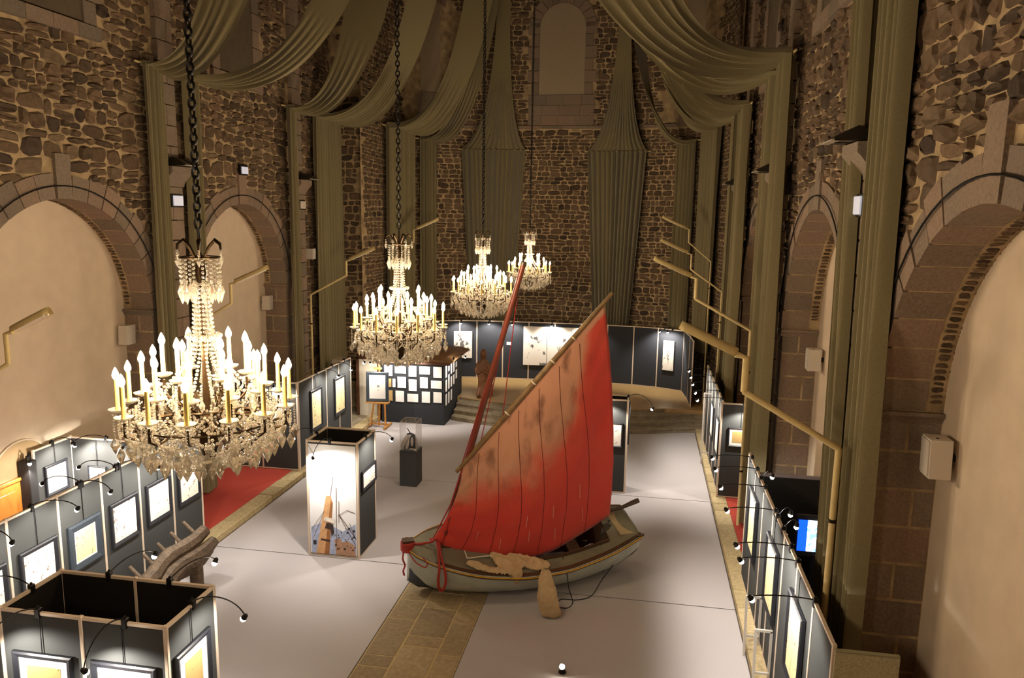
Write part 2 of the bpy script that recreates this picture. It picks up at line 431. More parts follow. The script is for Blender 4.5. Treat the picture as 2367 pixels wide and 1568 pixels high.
    for c in vis:
        hw, zb, zs = .8, 10.15, 13.2
        out = [(c-hw, zb), (c+hw, zb)]+[(c+hw*math.cos(PI*i/12), zs+hw*math.sin(PI*i/12)) for i in range(13)]
        global WN
        wo = struct('window_%d' % WN, MB().prism(out, 0, X+sg*.005, X+sg*.02), pm('clerestory_board', '5f5342', .9, nscale=6, namt=.12)); WN += 1
        z = zb; k = 0
        while z < zs:
            for q in (-1, 1): block(w, 'window_stone', (X-sg*.02, c+q*(hw+.005), z+.009), (X+sg*.06, c+q*(hw+.34+.14*(k % 2)), z+.42), ASHLAR)
            z += .43; k += 1
        for q in range(4): MB().prism([(c-hw-.4+q*.6+.006, 9.9), (c-hw-.4+q*.6+.594, 9.9), (c-hw-.4+q*.6+.594, 10.14), (c-hw-.4+q*.6+.006, 10.14)], 0, X-sg*.02, X+sg*.1).build('sill_stone', ASHLAR, w)
    # rubble
    def keep(s, z, hw, hh):
        for c in vis:
            rr = math.hypot(s-c, z-SPRING)
            if z > SPRING and rr < ARC_R+.45+max(hw, hh)*.05: return False
            if abs(s-c) < ARC_R+.45 and z < SPRING+.1: return False
            if abs(s-c) < .15+hw*.2 and z < SPRING+ARC_R+.75: return False
            if abs(s-c) < 1.12+hw*.4 and 9.9-hh*.4 < z < 13.2: return False
            if z >= 13.2 and math.hypot(s-c, z-13.2) < .85+hw*.4: return False
        for p in pil:
            if abs(s-p) < .28+hw*.5: return False
        return z > 4.7 or s > vis[-1]+ARC_R+.45
    cells = rubble_cells(rng, 5.0, YEND, 1.0, 15.5, .13, .34, .18, .62, keep, .06)
    fr = (lambda s, z: (Vector((X, s, z)), Vector((0, 1, 0)), Vector((0, 0, 1)), Vector((sg, 0, 0))))
    lay_stones(w, cells, fr, RUBBLE, rng, .012, .02, .075, 300)
    return w, ip, pil
WN = 1
wl, ipl, PIL_L = nave_wall('left', XL, XLP, 1, BAYS_L, 0)
wr, ipr, PIL_R = nave_wall('right', XR, XRP, -1, BAYS_R, 0)

# ---- apse
def apse_pt(x):
    d = min(1, abs(x-ACX)/AA); return Vector((x, ACY+AB*(1-d**AE)**(1/AE), 0))
_N = 600
_pl = []
for i in range(_N+1):
    th = PI*i/_N; cx = -math.cos(th); _pl.append((ACX+AA*math.copysign(abs(cx)**(2/AE), cx), ACY+AB*abs(math.sin(th))**(2/AE)))
_sl = [0]
for a, b in zip(_pl, _pl[1:]): _sl.append(_sl[-1]+math.hypot(b[0]-a[0], b[1]-a[1]))
APSE_L = _sl[-1]
def apse(s, z=0):
    s = max(0, min(APSE_L-1e-6, s)); i = max(0, min(_N-1, int(np.searchsorted(_sl, s))-1)); k = (s-_sl[i])/(_sl[i+1]-_sl[i]+1e-9)
    p = Vector((_pl[i][0]+k*(_pl[i+1][0]-_pl[i][0]), _pl[i][1]+k*(_pl[i+1][1]-_pl[i][1]), z))
    a = _pl[max(0, i-6)]; b = _pl[min(_N, i+7)]
    t = Vector((b[0]-a[0], b[1]-a[1], 0)).normalized(); return p, t, Vector((0, 0, 1)), Vector((t.y, -t.x, 0))
ss = [APSE_L*i/120 for i in range(121)]
mb = MB(); mb.grid([[apse(s, -.01)[0] for s in ss], [apse(s, ZTOP)[0] for s in ss]])
mb.box((XLP, YEND, -.01), (ACX-AA, YEND+.3, ZTOP)); mb.box((ACX+AA, YEND, -.01), (XRP, YEND+.3, ZTOP))
wa = struct('wall_apse', mb, MORTAR)
def s_of_x(x): return min(range(_N+1), key=lambda i: abs(_pl[i][0]-x))
WS = [_sl[s_of_x(-8.1)], APSE_L/2, _sl[s_of_x(1.5)]]
def keepa(s, z, hw, hh):
    for c in WS:
        if abs(s-c) < 1.2+hw*.4 and z > 10.0-hh*.4: return z > 13.75 and math.hypot(s-c, z-13.7) > 1.2+hw*.4
    if abs(z-10.11) < hh*.5+.03: return False
    return z > 1.0
cells = rubble_cells(rng, .05, APSE_L-.05, 1.2, 15.4, .1, .25, .14, .5, keepa, .02)
lay_stones(wa, cells, apse, RUBBLE, rng, .02, .02, .05, 300)
cells = rubble_cells(rng, XL, ACX-AA, 1.0, 15, .13, .28, .16, .5, lambda *a: True, .04)
lay_stones(wa, cells, lambda s, z: (Vector((s, YEND, z)), Vector((1, 0, 0)), Vector((0, 0, 1)), Vector((0, -1, 0))), RUBBLE, rng, .03, .02, .06, 0)
def at_apse(c, pts, n0, n1):
    """prism of (ds,z) outline on the apse wall at arc position c, from normal offset n0 to n1"""
    p, t, u, n = apse(c)
    n_ = len(pts); vs = [p+t*a+u*b+n*n0 for a, b in pts]+[p+t*a+u*b+n*n1 for a, b in pts]
    return MB().add(vs, [tuple(range(n_))[::-1], tuple(range(n_, 2*n_))]+[(i, (i+1) % n_, n_+(i+1) % n_, n_+i) for i in range(n_)])
for c in WS:
    hw, zb, zs = .85, 11.3, 13.7
    out = [(-hw, zb), (hw, zb)]+[(hw*math.cos(PI*i/14), zs+hw*math.sin(PI*i/14)) for i in range(15)]
    struct('window_%d' % WN, at_apse(c, out, -.05, .03), CREAMBOARD); WN += 1
    z = zb; k = 0
    while z < zs-.1:
        for q in (-1, 1):
            a, b = q*(hw+.01), q*(hw+.3+.13*(k % 2))
            at_apse(c, [(a, z+.009), (b, z+.009), (b, z+.42), (a, z+.42)], -.1, .07).build('window_stone', ASHLAR, wa)
        z += .43; k += 1
    for i in range(11):
        a0, a1 = PI*i/11+.01, PI*(i+1)/11-.01
        at_apse(c, [(r*math.cos(a), zs+r*math.sin(a)) for r, a in ((hw+.01, a0), (hw+.01, a1), (hw+.4, a1), (hw+.4, a0))], -.1, .07).build('voussoir', ASHLAR, wa)
    for row, (z0, z1, off) in enumerate(((10.92, 11.29, 0), (10.54, 10.91, .3), (10.17, 10.53, .1))):
        x = -1.25
        while x < 1.2:
            l = rng.uniform(.45, .8); e = min(1.25, x+l)
            at_apse(c, [(x+.006, z0), (e-.006, z0), (e-.006, z1), (x+.006, z1)], -.1, .05+rng.uniform(0, .015)).build('sill_stone', ASHLAR, wa); x = e
s = 0.02
while s < APSE_L-.05:
    e = min(APSE_L-.02, s+rng.uniform(.5, .9)); m_ = (s+e)/2
    at_apse(m_, [(-(e-s)/2+.005, 10.06), ((e-s)/2-.005, 10.06), ((e-s)/2-.005, 10.16), (-(e-s)/2+.005, 10.16)], -.08, .09).build('ledge_stone', ASHLAR, wa); s = e

# ---- alcove in the left aisle wall, with its panelled door
al = [(10.72, ZK), (12.05, ZK)]+[(11.385+.665*math.cos(PI*i/14), 2.1+.6*math.sin(PI*i/14)) for i in range(15)]
mb = MB(); inner = al; cxm = 11.385
outer = [((y-cxm)*1.03+cxm, z*1.01) for y, z in al]
struct('trim_3', MB().prism(al, 0, XLP+.01, XLP+.02), pm('alcove_paint', 'b59a72', .9, nscale=4, namt=.06))
mb = MB(); n_ = len(al)
for i in range(1, n_):
    a, b = al[i], al[(i+1) % n_]
    if i == n_-1: b = al[0]
    mb.bar((XLP+.02, a[0], a[1]), (XLP+.02, b[0], b[1]), .03, .04, up=(1, 0, 0))
struct('trim_4', mb, PLASTER)
# ================================================================== CURTAINS
def bez(p0, p1, p2, p3, t):
    return p0*(1-t)**3+p1*3*t*(1-t)**2+p2*3*t*t*(1-t)+p3*t**3
def curtain(label, a, b, z_top, z_bot, hook, n, shrink=.85, bow=.35, folds=9, flare=None, sag=(.5, .15), bshift=0., cords=False, group=None, gat=.25, frontal=False, spread=.9):
    """drape between top ends a, b (XY), hanging to z_bot, and its swag sweeping up to hook. n = wall normal (into the room)"""
    a = Vector((*a, 0)); b = Vector((*b, 0)); n = Vector((*n, 0)).normalized(); mid = (a+b)/2
    root = thing('curtain', label, 'curtain', (mid.x, mid.y, z_bot), 0, group)
    t = (b-a).normalized(); L = (b-a).length; r2 = random.Random(sum(map(ord, label)))
    ph = [r2.uniform(0, 6) for _ in range(4)]
    def fold(u, v, amp):
        x = u*folds*PI+ph[0]+.35*math.sin(7*u+ph[2])+.3*math.sin(2.2*v+ph[1]+9*u)
        return amp*(2*abs(math.sin(x))**.8-1+.35*math.sin(u*folds*5.1+ph[3]+v))
    nu, nv = folds*12, 16
    P = []
    for j in range(nv+1):
        v = j/nv; z = z_top+(z_bot-z_top)*v; wd = 1+(shrink-1)*v
        P.append([mid+t*((i/nu-.5)*L*wd+bshift*v)+n*(.13+fold(i/nu, v, min(.1, .04+.45*L/folds)))+Vector((0, 0, z)) for i in range(nu+1)])
    MB().grid(P).build('drape', FABRIC, root, True)
    MB().tube([a-t*.14+n*.06+Vector((0,0,z_top+.01)), b+t*.14+n*.06+Vector((0,0,z_top+.01))], .022, 8).build('pole', IVORY, root)
    if hook is not None:
        hook = Vector(hook); nu2, nv2 = folds*10, 30; P = []
        for j in range(nv2+1):
            v = j/nv2; row = []
            for i in range(nu2+1):
                u = i/nu2
                p0 = mid+t*((u-.5)*L*1.02)+n*.1+Vector((0, 0, z_top+.03))
                e = hook+t*((u-.5)*L*gat)+n*(u-.5)*(.2 if frontal else spread)
                sg_ = sag[0]*(u if sag[1] >= 0 else 1-u)+abs(sag[1])
                d = hook-p0; h_ = Vector((d.x, d.y, 0))
                c1 = p0+h_*(bow)+Vector((0, 0, -sg_)) if not frontal else p0+h_*.55+Vector((0, 0, d.z*.06))
                c2 = p0+h_*.82+n*(u-.5)*spread+Vector((0, 0, d.z*.38-.35*u)) if not frontal else p0+h_*.9+Vector((0, 0, d.z*.4))
                q = bez(p0, c1, c2, e, v)
                row.append(q)
            P.append(row)
        Q = []
        for j in range(nv2+1):
            amp = (.085 if not frontal else .05)*math.sin(PI*min(1, j/nv2*1.2+.28))*(1 if L < 1.2 else 1.2)
            row = []
            for i in range(nu2+1):
                du = P[j][min(i+1, nu2)]-P[j][max(i-1, 0)]; dv = P[min(j+1, nv2)][i]-P[max(j-1, 0)][i]
                nn = du.cross(dv); nn = nn.normalized() if nn.length > 1e-9 else n
                row.append(P[j][i]+nn*fold(i/nu2, j/nv2*2, amp))
            Q.append(row)
        P = Q
        MB().grid(P).build('swag', FABRIC, root, True)
        # gathered heading over the pole
        mb = MB()
        for i in range(int(L/.07)):
            q = a+t*(.035+i*.07)+n*.06+Vector((0, 0, z_top)); mb.tube([q+Vector((0,0,-.05)), q+n*.045, q+Vector((0,0,.05))], .014, 5)
        mb.build('heading_loops', FABRIC, root)
    if cords:
        q = mid+t*cords+n*.14
        mb = MB(); mb.tube([q+Vector((0, 0, z_top-.1)), q+Vector((0, 0, z_top-2.0))], .012, 6)
        for k in range(26): mb.lathe([(.0, -.02), (.02, 0), (0, .02)], 6, (q.x, q.y, z_top-.15-k*.07))
        c = mb.build('cord', BROWNW, root)
        mb = MB()
        for k in range(2): mb.lathe([(.02, 0), (.045, .04), (.045, .5), (.02, .54)], 10, (q.x, q.y, z_top-1.55-k*.6))
        mb.build('weight', pm('cord_weight', '5b2f22', .5, nscale=12, namt=.2), root, True)
    return root
FN = Vector((1, 0))
# left wall, two beside each pilaster
cz = 9.72
G = 'olive curtains on the nave piers'
curtain('olive curtain left of the nearest left-hand pilaster, swag pulled up to the right', (XL+.1, 14.3), (XL+.1, 14.85), cz, .2, (-8.0, 15.4, 14.5), (1, 0), .95, .45, 5, sag=(.95, .05), cords=.2, spread=1.3, group=G)
curtain('olive curtain right of the nearest left-hand pilaster, in the gap before the second arch', (XL+.1, 15.62), (XL+.1, 16.15), cz, .2, (-6.4, 17.6, 14.2), (1, 0), .95, .5, 5, sag=(.7, .25), cords=.1, spread=.9, group=G)
curtain('olive curtain left of the second left-hand pilaster beside the smaller arch', (XL+.14, 20.45), (XL+.14, 21.0), cz, .2, (-7.6, 21.8, 15.3), (1, 0), .95, .5, 5, sag=(.9, .1), cords=.15, spread=1.4, group=G)
curtain('broad olive curtain at the left choir corner, right of the second left-hand pilaster', (XL+.14, 22.2), (XL+.14, 24.15), cz, .2, (-6.6, 23.6, 15.0), (1, 0), .98, .5, 12, sag=(.5, .25), group=G, spread=.8)
# right wall
curtain('tall olive curtain nearest the camera on the right, beside the big stone arch', (XR-.06, 8.8), (XR-.06, 9.52), 10.6, .2, (1.2, 10.0, 15), (-1, 0), .8, .45, 5, bshift=-.3, cords=.2, group=G)
curtain('olive curtain on the far side of the nearest right-hand pilaster, behind the big angled pipe', (XR-.06, 10.15), (XR-.06, 10.85), 10.6, .2, (-1.2, 10.6, 14.2), (-1, 0), .62, .45, 5, bshift=-.78, sag=(.35, .1), cords=.05, group=G)
curtain('olive curtain near side of the second right-hand pilaster, under the widest swag', (XR-.16, 15.0), (XR-.16, 15.75), cz+.1, .2, (-1.7, 16.4, 14.8), (-1, 0), .95, .5, 6, sag=(1.2, .0), cords=.25, spread=2.2, group=G)
curtain('olive curtain far side of the second right-hand pilaster', (XR-.16, 16.4), (XR-.16, 17.1), cz, .2, (-1.4, 18.0, 14.6), (-1, 0), .95, .5, 5, sag=(1.0, .2), cords=.05, spread=1.2, group=G)
curtain('olive curtain near side of the third right-hand pilaster', (XR-.16, 20.7), (XR-.16, 21.9), cz, .2, (-.6, 21.8, 14.8), (-1, 0), .95, .5, 8, sag=(.8, .2), cords=.25, group=G)
curtain('broad olive curtain at the right choir corner', (XR-.16, 22.6), (XR-.16, 23.9), cz, .2, (-.2, 24.2, 14.4), (-1, 0), .95, .5, 9, sag=(.6, .3), group=G)
# apse
def apx(x, off=.12): 
    p, t, u, n = apse(_sl[s_of_x(x)]); q = p+n*off; return (q.x, q.y), (n.x, n.y)
GA = 'olive curtains on the apse wall'
for lab, x0, x1, zt, hk, fr_, sh in (
    ('olive curtain at the left end of the apse wall, beside the rubble corner', -9.16, -8.75, 9.8, (-5.6, 26.3, 15.2), False, .95),
    ('narrow olive curtain on the left of the apse, right of the corner one', -8.55, -8.0, 9.55, (-5.4, 26.9, 15.4), False, .95),
    ('tent-shaped olive curtain on the apse wall left of the central window', -7.05, -4.62, 9.25, (-5.35, 28.5, 16.3), True, .7),
    ('tent-shaped olive curtain on the apse wall right of the central window', -2.2, .0, 9.2, (-.98, 28.5, 16.3), True, .62),
    ('narrow olive curtain on the right of the apse, under the lowest swag', 1.2, 1.85, 9.5, (-.8, 27.0, 15.2), False, .95),
    ('olive curtain at the right end of the apse wall', 2.1, 2.5, 9.8, (-.2, 26.2, 15.4), False, .95)):
    (a, n0), (b, n1) = apx(x0), apx(x1)
    curtain(lab, a, b, zt, 2.55 if fr_ else 2.2, hk, (n0[0]+n1[0], n0[1]+n1[1]), sh, .5, 12 if fr_ else 6, sag=(.5, .2), group=GA, gat=.22, frontal=fr_)
# ================================================================== CLIP LAMPS, PANELS, PICTURES
BULB = pm('lamp_bulb', 'ffffff', .3, namt=0, emit='fff3e0', estr=30)
def spot(parent, p, aim, watts, angle=78, color=HALO):
    l = bpy.data.lights.new('lamp_light', 'SPOT'); l.energy = watts; l.color = color; l.spot_size = math.radians(angle); l.spot_blend = .5; l.shadow_soft_size = .02
    o = bpy.data.objects.new('lamp_light', l); COL.objects.link(o); o.parent = parent; o.matrix_parent_inverse = INV.get(parent.name, Matrix())
    d = (Vector(aim)-Vector(p)).normalized(); o.matrix_basis = Matrix.Translation(Vector(p)+d*.055) @ d.to_track_quat('-Z', 'Y').to_matrix().to_4x4()
    return o
def clip_lamp(label, p, n, out=.62, side=0., dz=-.02, aim_drop=.95, watts=None, group='black clip lamps on the display panels', aim=None, angle=135, rise=.16):
    p = Vector(p); n = Vector((*n, 0)).normalized(); t = Vector((-n.y, n.x, 0))
    r = thing('clip_lamp', label, 'lamp', p, 0, group)
    MB().cbox(p+Vector((-.032, -.032, -.07)), p+Vector((.032, .032, .045)), .008).build('clamp', DARKM, r)
    MB().tube([p+Vector((0, 0, .045)), p+Vector((0, 0, .065))], .014, 8).build('knob', DARKM, r)
    e = p+n*out+t*side+Vector((0, 0, dz))
    c1 = p+n*out*.35+t*side*.3+Vector((0, 0, rise)); c2 = p+n*out*.85+t*side*.8+Vector((0, 0, rise*.9+dz*.4))
    MB().tube([bez(p+Vector((0,0,.02)), c1, c2, e, i/12) for i in range(13)], .0075, 6).build('arm', DARKM, r)
    A = Vector(aim) if aim is not None else p-Vector((0, 0, aim_drop))
    d = (A-e).normalized()
    h = MB().tube([e-d*.03, e-d*.015, e+d*.02, e+d*.035], [.012, .026, .032, .034], 10).build('lamp_head', DARKM, r, True)
    MB().tube([e+d*.03, e+d*.045, e+d*.064, e+d*.076], [.03, .034, .026, .008], 10).build('bulb', BULB, r, True)
    spot(r, e+d*.03, A, watts or SPOT_W, angle)
    return r
def art_mat(name, paper, ink, scale=6., thr=.58, spread=.32, dark=.8):
    """paper with a loose ink drawing gathered round its middle; differs from object to object"""
    if name in MATS: return MATS[name]
    m = bpy.data.materials.new(name); m.use_nodes = True; nt = m.node_tree; b = nt.nodes['Principled BSDF']; MATS[name] = m
    b.inputs['Roughness'].default_value = .7
    tc = nt.nodes.new('ShaderNodeTexCoord'); oi = nt.nodes.new('ShaderNodeObjectInfo')
    n = nt.nodes.new('ShaderNodeTexNoise'); n.noise_dimensions = '4D'; n.inputs['Scale'].default_value = scale; n.inputs['Detail'].default_value = 6; n.inputs['Distortion'].default_value = 1.2
    k = nt.nodes.new('ShaderNodeMath'); k.operation = 'MULTIPLY'; k.inputs[1].default_value = 50
    nt.links.new(oi.outputs['Random'], k.inputs[0]); nt.links.new(k.outputs[0], n.inputs['W']); nt.links.new(tc.outputs['Generated'], n.inputs['Vector'])
    sub = nt.nodes.new('ShaderNodeVectorMath'); sub.operation = 'DISTANCE'; sub.inputs[1].default_value = (.5, .5, .5); nt.links.new(tc.outputs['Generated'], sub.inputs[0])
    mr = nt.nodes.new('ShaderNodeMapRange'); mr.inputs[1].default_value = spread; mr.inputs[2].default_value = spread*.3; mr.inputs[3].default_value = 0; mr.inputs[4].default_value = .16
    nt.links.new(sub.outputs['Value'], mr.inputs[0])
    ad = nt.nodes.new('ShaderNodeMath'); ad.operation = 'ADD'; nt.links.new(n.outputs['Fac'], ad.inputs[0]); nt.links.new(mr.outputs[0], ad.inputs[1])
    r = nt.nodes.new('ShaderNodeValToRGB'); r.color_ramp.elements[0].position = thr; r.color_ramp.elements[1].position = thr+.05
    r.color_ramp.elements[0].color = (*srgb(paper), 1); r.color_ramp.elements[1].color = (*[p*(1-dark)+i*dark for p, i in zip(srgb(paper), srgb(ink))], 1)
    nt.links.new(ad.outputs[0], r.inputs[0]); nt.links.new(r.outputs[0], b.inputs['Base Color']); return m
ART_W = art_mat('drawing_on_white', 'e9e3d6', '5a3a28', 7, .6, .34)
ART_T = art_mat('drawing_on_tan', 'b99a62', '3a2a18', 7, .64, .4)
ART_C = art_mat('drawing_on_cream', 'e3d3a0', '3a342a', 7, .6, .4)
ART_G = art_mat('small_print', 'efece6', '403a36', 9, .66, .26)
ART_P = art_mat('abstract_canvas', 'e6e0d6', '1f1c20', 3.2, .68, .85, .85)
def picture(label, c, n, wd, h, fw=.06, art=None, mount=.0, frame=None, wire=.0, cat='picture', group=None, depth=.045, name='framed_picture'):
    """framed picture on a vertical face: c centre on the face, n outward (XY)"""
    c = Vector(c); n = Vector((*n, 0)).normalized(); t = Vector((-n.y, n.x, 0)); z = Vector((0, 0, 1)); frame = frame or FRAMEM
    r = thing(name, label, cat, c-z*h/2, 0, group)
    def rect(w2, h2, d0, d1, mat, nm, par=r):
        mb = MB(); vs = [c+t*a*w2/2+z*b*h2/2+n*d for d in (d0, d1) for a, b in ((-1,-1),(1,-1),(1,1),(-1,1))]
        return mb.add(vs, [(3,2,1,0),(4,5,6,7),(0,1,5,4),(1,2,6,5),(2,3,7,6),(3,0,4,7)]).build(nm, mat, par)
    if fw > 0:
        mb = MB(); o = [(-wd/2,-h/2),(wd/2,-h/2),(wd/2,h/2),(-wd/2,h/2)]; i_ = [(-wd/2+fw,-h/2+fw),(wd/2-fw,-h/2+fw),(wd/2-fw,h/2-fw),(-wd/2+fw,h/2-fw)]
        def P(q, d): return c+t*q[0]+z*q[1]+n*d
        for k in range(4):
            k2 = (k+1) % 4
            sh = .8
            om, om2 = [(a*(1-sh)*0+o[k][j]*.7+i_[k][j]*.3) for j, a in enumerate(o[k])], [o[k2][j]*.7+i_[k2][j]*.3 for j in range(2)]
            vs = [P(o[k], .004), P(o[k2], .004), P(o[k2], depth*.75), P(o[k], depth*.75), P(om, depth), P(om2, depth), P(i_[k2], depth*.6), P(i_[k], depth*.6), P(i_[k2], .004), P(i_[k], .004)]
            mb.add(vs, [(0,1,2,3),(3,2,5,4),(4,5,6,7),(7,6,8,9)])
        mb.build('frame', frame, r)
    iw, ih = wd-2*fw, h-2*fw
    if mount > 0:
        rect(iw, ih, .004, .014, MOUNT, 'mount'); rect(iw-2*mount, ih-2*mount, .014, .017, art or ART_W, 'artwork')
    else: rect(iw, ih, .004, depth*.5 if fw > 0 else depth, art or ART_W, 'artwork')
    if wire > 0:
        q = c+z*h/2; MB().tube([q+n*.012, q+n*.012+z*wire], .006, 5).build('hanging_rod', DARKM, r)
    return r
def panel_row(name, label, pts, z0=ZK, z1=2.5, cat='display panel', mat=None, caps=True, group=None, loc=None, inner=None, center=None):
    """exhibition boards between posts; pts is the polyline of post positions"""
    pts = [Vector((*p, 0)) for p in pts]; r = thing(name, label, cat, (pts[0].x, pts[0].y, z0), 0, group); Z = Vector((0,0,1))
    closed = (pts[0]-pts[-1]).length < .01
    for p in (pts[:-1] if closed else pts):
        MB().cbox(p+Vector((-.022, -.022, z0)), p+Vector((.022, .022, z1+.01)), .005).build('post', ALU, r)
    for a, b in zip(pts, pts[1:]):
        d = (b-a).normalized(); a2, b2 = a+d*.024, b-d*.024
        MB().bar(a2+Z*(z0+.06), b2+Z*(z0+.06), .012, .1, ) if False else None
        bd = MB().bar(a2+Z*((z0+z1)/2), b2+Z*((z0+z1)/2), .024, z1-z0-.07).build('board', mat or PANEL, r)
        MB().bar(a2+Z*(z1-.018), b2+Z*(z1-.018), .036, .034).build('top_rail', ALU, r)
        MB().bar(a2+Z*(z0+.02), b2+Z*(z0+.02), .03, .028).build('bottom_rail', ALU, r)
        if inner is not None and center is not None:
            mdp = (a+b)/2; nn = Vector((*center, 0))-mdp; nn = (nn-d*nn.dot(d)).normalized()*.0165
            MB().bar(a2+nn+Z*((z0+z1)/2), b2+nn+Z*((z0+z1)/2), .006, z1-z0-.08).build('lining', inner, r)
    return r
LG = 'black clip lamps on the display panels'
# ---- foreground box, lower left
bx0, bx1, by0, by1 = -6.8, -4.8, 6.66, 7.56
panel_row('display_box', 'open-topped charcoal display box in the lower left corner with pale orange-lit edges', [(bx0, by0), ((bx0+bx1)/2, by0), (bx1, by0), (bx1, by1), ((bx0+bx1)/2, by1), (bx0, by1), (bx0, by0)], 0, 2.5, 'display box', inner=PANELIN, center=((bx0+bx1)/2, (by0+by1)/2))
picture('dark framed tan drawing at lower left, left one on the near face of the box', (-6.29, by0-.018, 1.55), (0, -1), .74, .95, .07, ART_T, .09, wire=.44)
picture('dark framed tan drawing, right one on the near face of the lower left box', (-5.3, by0-.018, 1.55), (0, -1), .78, .95, .07, ART_T, .09, wire=.44)
picture('dark framed cream drawing on the right side of the lower left box', (bx1+.018, 7.07, 1.6), (1, 0), .66, .98, .07, ART_T, .1, wire=.4)
clip_lamp('clip lamp at far left on the near box edge, arm bending down off the frame', (-6.32, by0, 2.5), (0, -1), .5, -.25, -.22, watts=34)
clip_lamp('clip lamp on the near edge of the box, arm curving down before the right drawing', (-5.27, by0, 2.5), (0, -1), .45, -.16, -.3, watts=34)
clip_lamp('clip lamp on the right edge of the box, arm reaching over the carpet', (bx1, 7.15, 2.5), (1, 0), .6, .06, -.12)
clip_lamp('clip lamp on the back edge of the box before the timber, with a glaring bulb', (-6.15, by1, 2.5), (0, 1), .6, -.2, .02)
clip_lamp('clip lamp on the back edge of the box near its right corner', (-5.35, by1, 2.5), (0, 1), .62, -.22, .0)
clip_lamp('clip lamp on the left edge of the box', (bx0, 7.1, 2.5), (-1, 0), .6, .0, -.02)
# ---- left row on the kerb
ys = [13.45-.945*i for i in range(9)]; RX = -8.68
panel_row('display_wall', 'long row of charcoal boards on the left kerb behind the lower left box', [(RX, y) for y in ys], cat='display wall')
lab = ['white drawing in a black frame at the far end of the left board row', 'white bird drawing in a black frame, second from the far end of the left row', 'pale brown sketch in a black frame, third from the far end of the left row',
       'yellow mounted drawing in a slate frame, fourth from the far end of the left row', 'grey wash drawing in a wide frame, fifth from the far end of the left row', 'drawing cut by the left image edge above the box, sixth of the left row']
for i in range(6):
    yc = 13.0-.945*i
    picture(lab[i], (RX+.016, yc, 1.52), (1, 0), .72, .78, .075 if i != 3 else .12, ART_C if i == 3 else ART_W, .0 if i != 3 else .03, frame=FRAMEB if i == 3 else FRAMEM, wire=.53)
for i in range(6):
    yc = 12.97-.945*i
    clip_lamp(['clip lamp over the far end of the left board row', 'clip lamp second from the far end of the left board row', 'clip lamp third from the far end of the left board row', 'clip lamp fourth from the far end of the left board row, bulb turned blue-white',
               'clip lamp fifth from the far end of the left board row', 'clip lamp at the left image edge on the left board row'][i], (RX, yc, 2.5), (1, 0), .68, .12*(-1)**i, .0)
for k, yc in enumerate((12.1, 11.0, 10.2)):
    clip_lamp(['clip lamp turned into the niche from the left row, far one', 'clip lamp turned into the niche from the left row, middle one', 'clip lamp turned to the wooden door from the left row'][k], (RX, yc, 2.5), (-1, 0), .6, .1, .0, watts=(60, 60, 6)[k], aim=(-10.7, yc+.3, 1.4), angle=100)
# ---- niche behind it
panel_row('display_niche', 'pale-lit corner of grey boards against the left plaster wall', [(-10.72, 11.5), (-10.72, 12.42), (-9.7, 12.42), (-8.74, 12.42)], cat='display wall')
picture('small framed white drawing on the side board of the left niche', (-10.70, 11.97, 1.83), (1, 0), .56, .58, .05, ART_W, wire=.38)
picture('small framed white sheet on the back board of the left niche', (-10.16, 12.402, 1.7), (0, -1), .4, .5, .03, ART_W, wire=.5)
clip_lamp('clip lamp arching over the back board of the left niche', (-9.95, 12.42, 2.5), (0, -1), .45, -.35, .02, watts=60)
clip_lamp('clip lamp on the side board of the left niche', (-10.72, 11.95, 2.5), (1, 0), .5, 0, .02)
clip_lamp('clip lamp on the right of the niche back board, half behind the chandelier', (-9.2, 12.42, 2.5), (0, -1), .45, .2, .02, watts=60)
r = thing('partition', 'narrow black partition edge beside the wooden door, topped by a lamp', 'partition', (-10.75, 11.35, ZK))
MB().cbox((-10.85, 11.28, ZK), (-10.62, 11.46, 2.35), .01).build('board', pm('black_board', '151314', .7, namt=0), r)
clip_lamp('clip lamp on the black partition edge at far left', (-10.7, 11.36, 2.4), (1, 0), .12, -.1, -.02, aim=(-10.3, 10.9, 1.2))
# wooden panelled door
r = thing('wooden_door', 'orange-brown panelled wooden door in the arched alcove at far left', 'door', (-10.8, 10.9, ZK)); X0 = XLP+.03
ORW = pm('orange_wood', 'a9692a', .45, nscale=5, namt=.2, stretch=(8, 8, 1))
MB().cbox((X0, 10.4, ZK), (X0+.04, 11.3, 2.0), .006).build('leaf', ORW, r)
for z0, z1 in ((.3, 1.0), (1.15, 1.85)):
    MB().cbox((X0+.04, 10.55, z0), (X0+.055, 11.15, z1), .01).build('door_panel', ORW, r)
MB().cbox((X0, 10.36, 2.0), (X0+.07, 11.32, 2.06), .01).build('top_moulding', ORW, r)
# ---- far left group
FY = 17.75
panel_row('display_wall', 'charcoal boards turned to the camera beyond the red carpet on the left', [(-10.6, FY), (-9.62, FY), (-8.62, FY)], cat='display wall')
panel_row('display_wall', 'charcoal boards on the left kerb running back towards the easel', [(-8.62, FY+.05), (-8.62, 18.65), (-8.62, 19.55), (-8.62, 20.45), (-8.62, 21.35)], cat='display wall')
picture('white lit picture behind the first chandelier, on the boards facing the camera', (-9.1, FY-.018, 1.85), (0, -1), .42, .8, .03, ART_W, wire=.3)
picture('ochre drawing in a black frame, nearer one on the far left kerb boards', (-8.60, 18.82, 1.54), (1, 0), .74, 1.15, .09, ART_C, wire=.4)
picture('ochre drawing in a black frame, farther one on the far left kerb boards', (-8.60, 20.45, 1.54), (1, 0), .82, 1.13, .09, ART_C, wire=.4)
clip_lamp('clip lamp glaring over the nearer ochre drawing', (-8.62, 18.95, 2.5), (1, 0), .6, .1, -.05)
clip_lamp('clip lamp between the two ochre drawings', (-8.62, 20.0, 2.5), (1, 0), .6, .0, -.05)
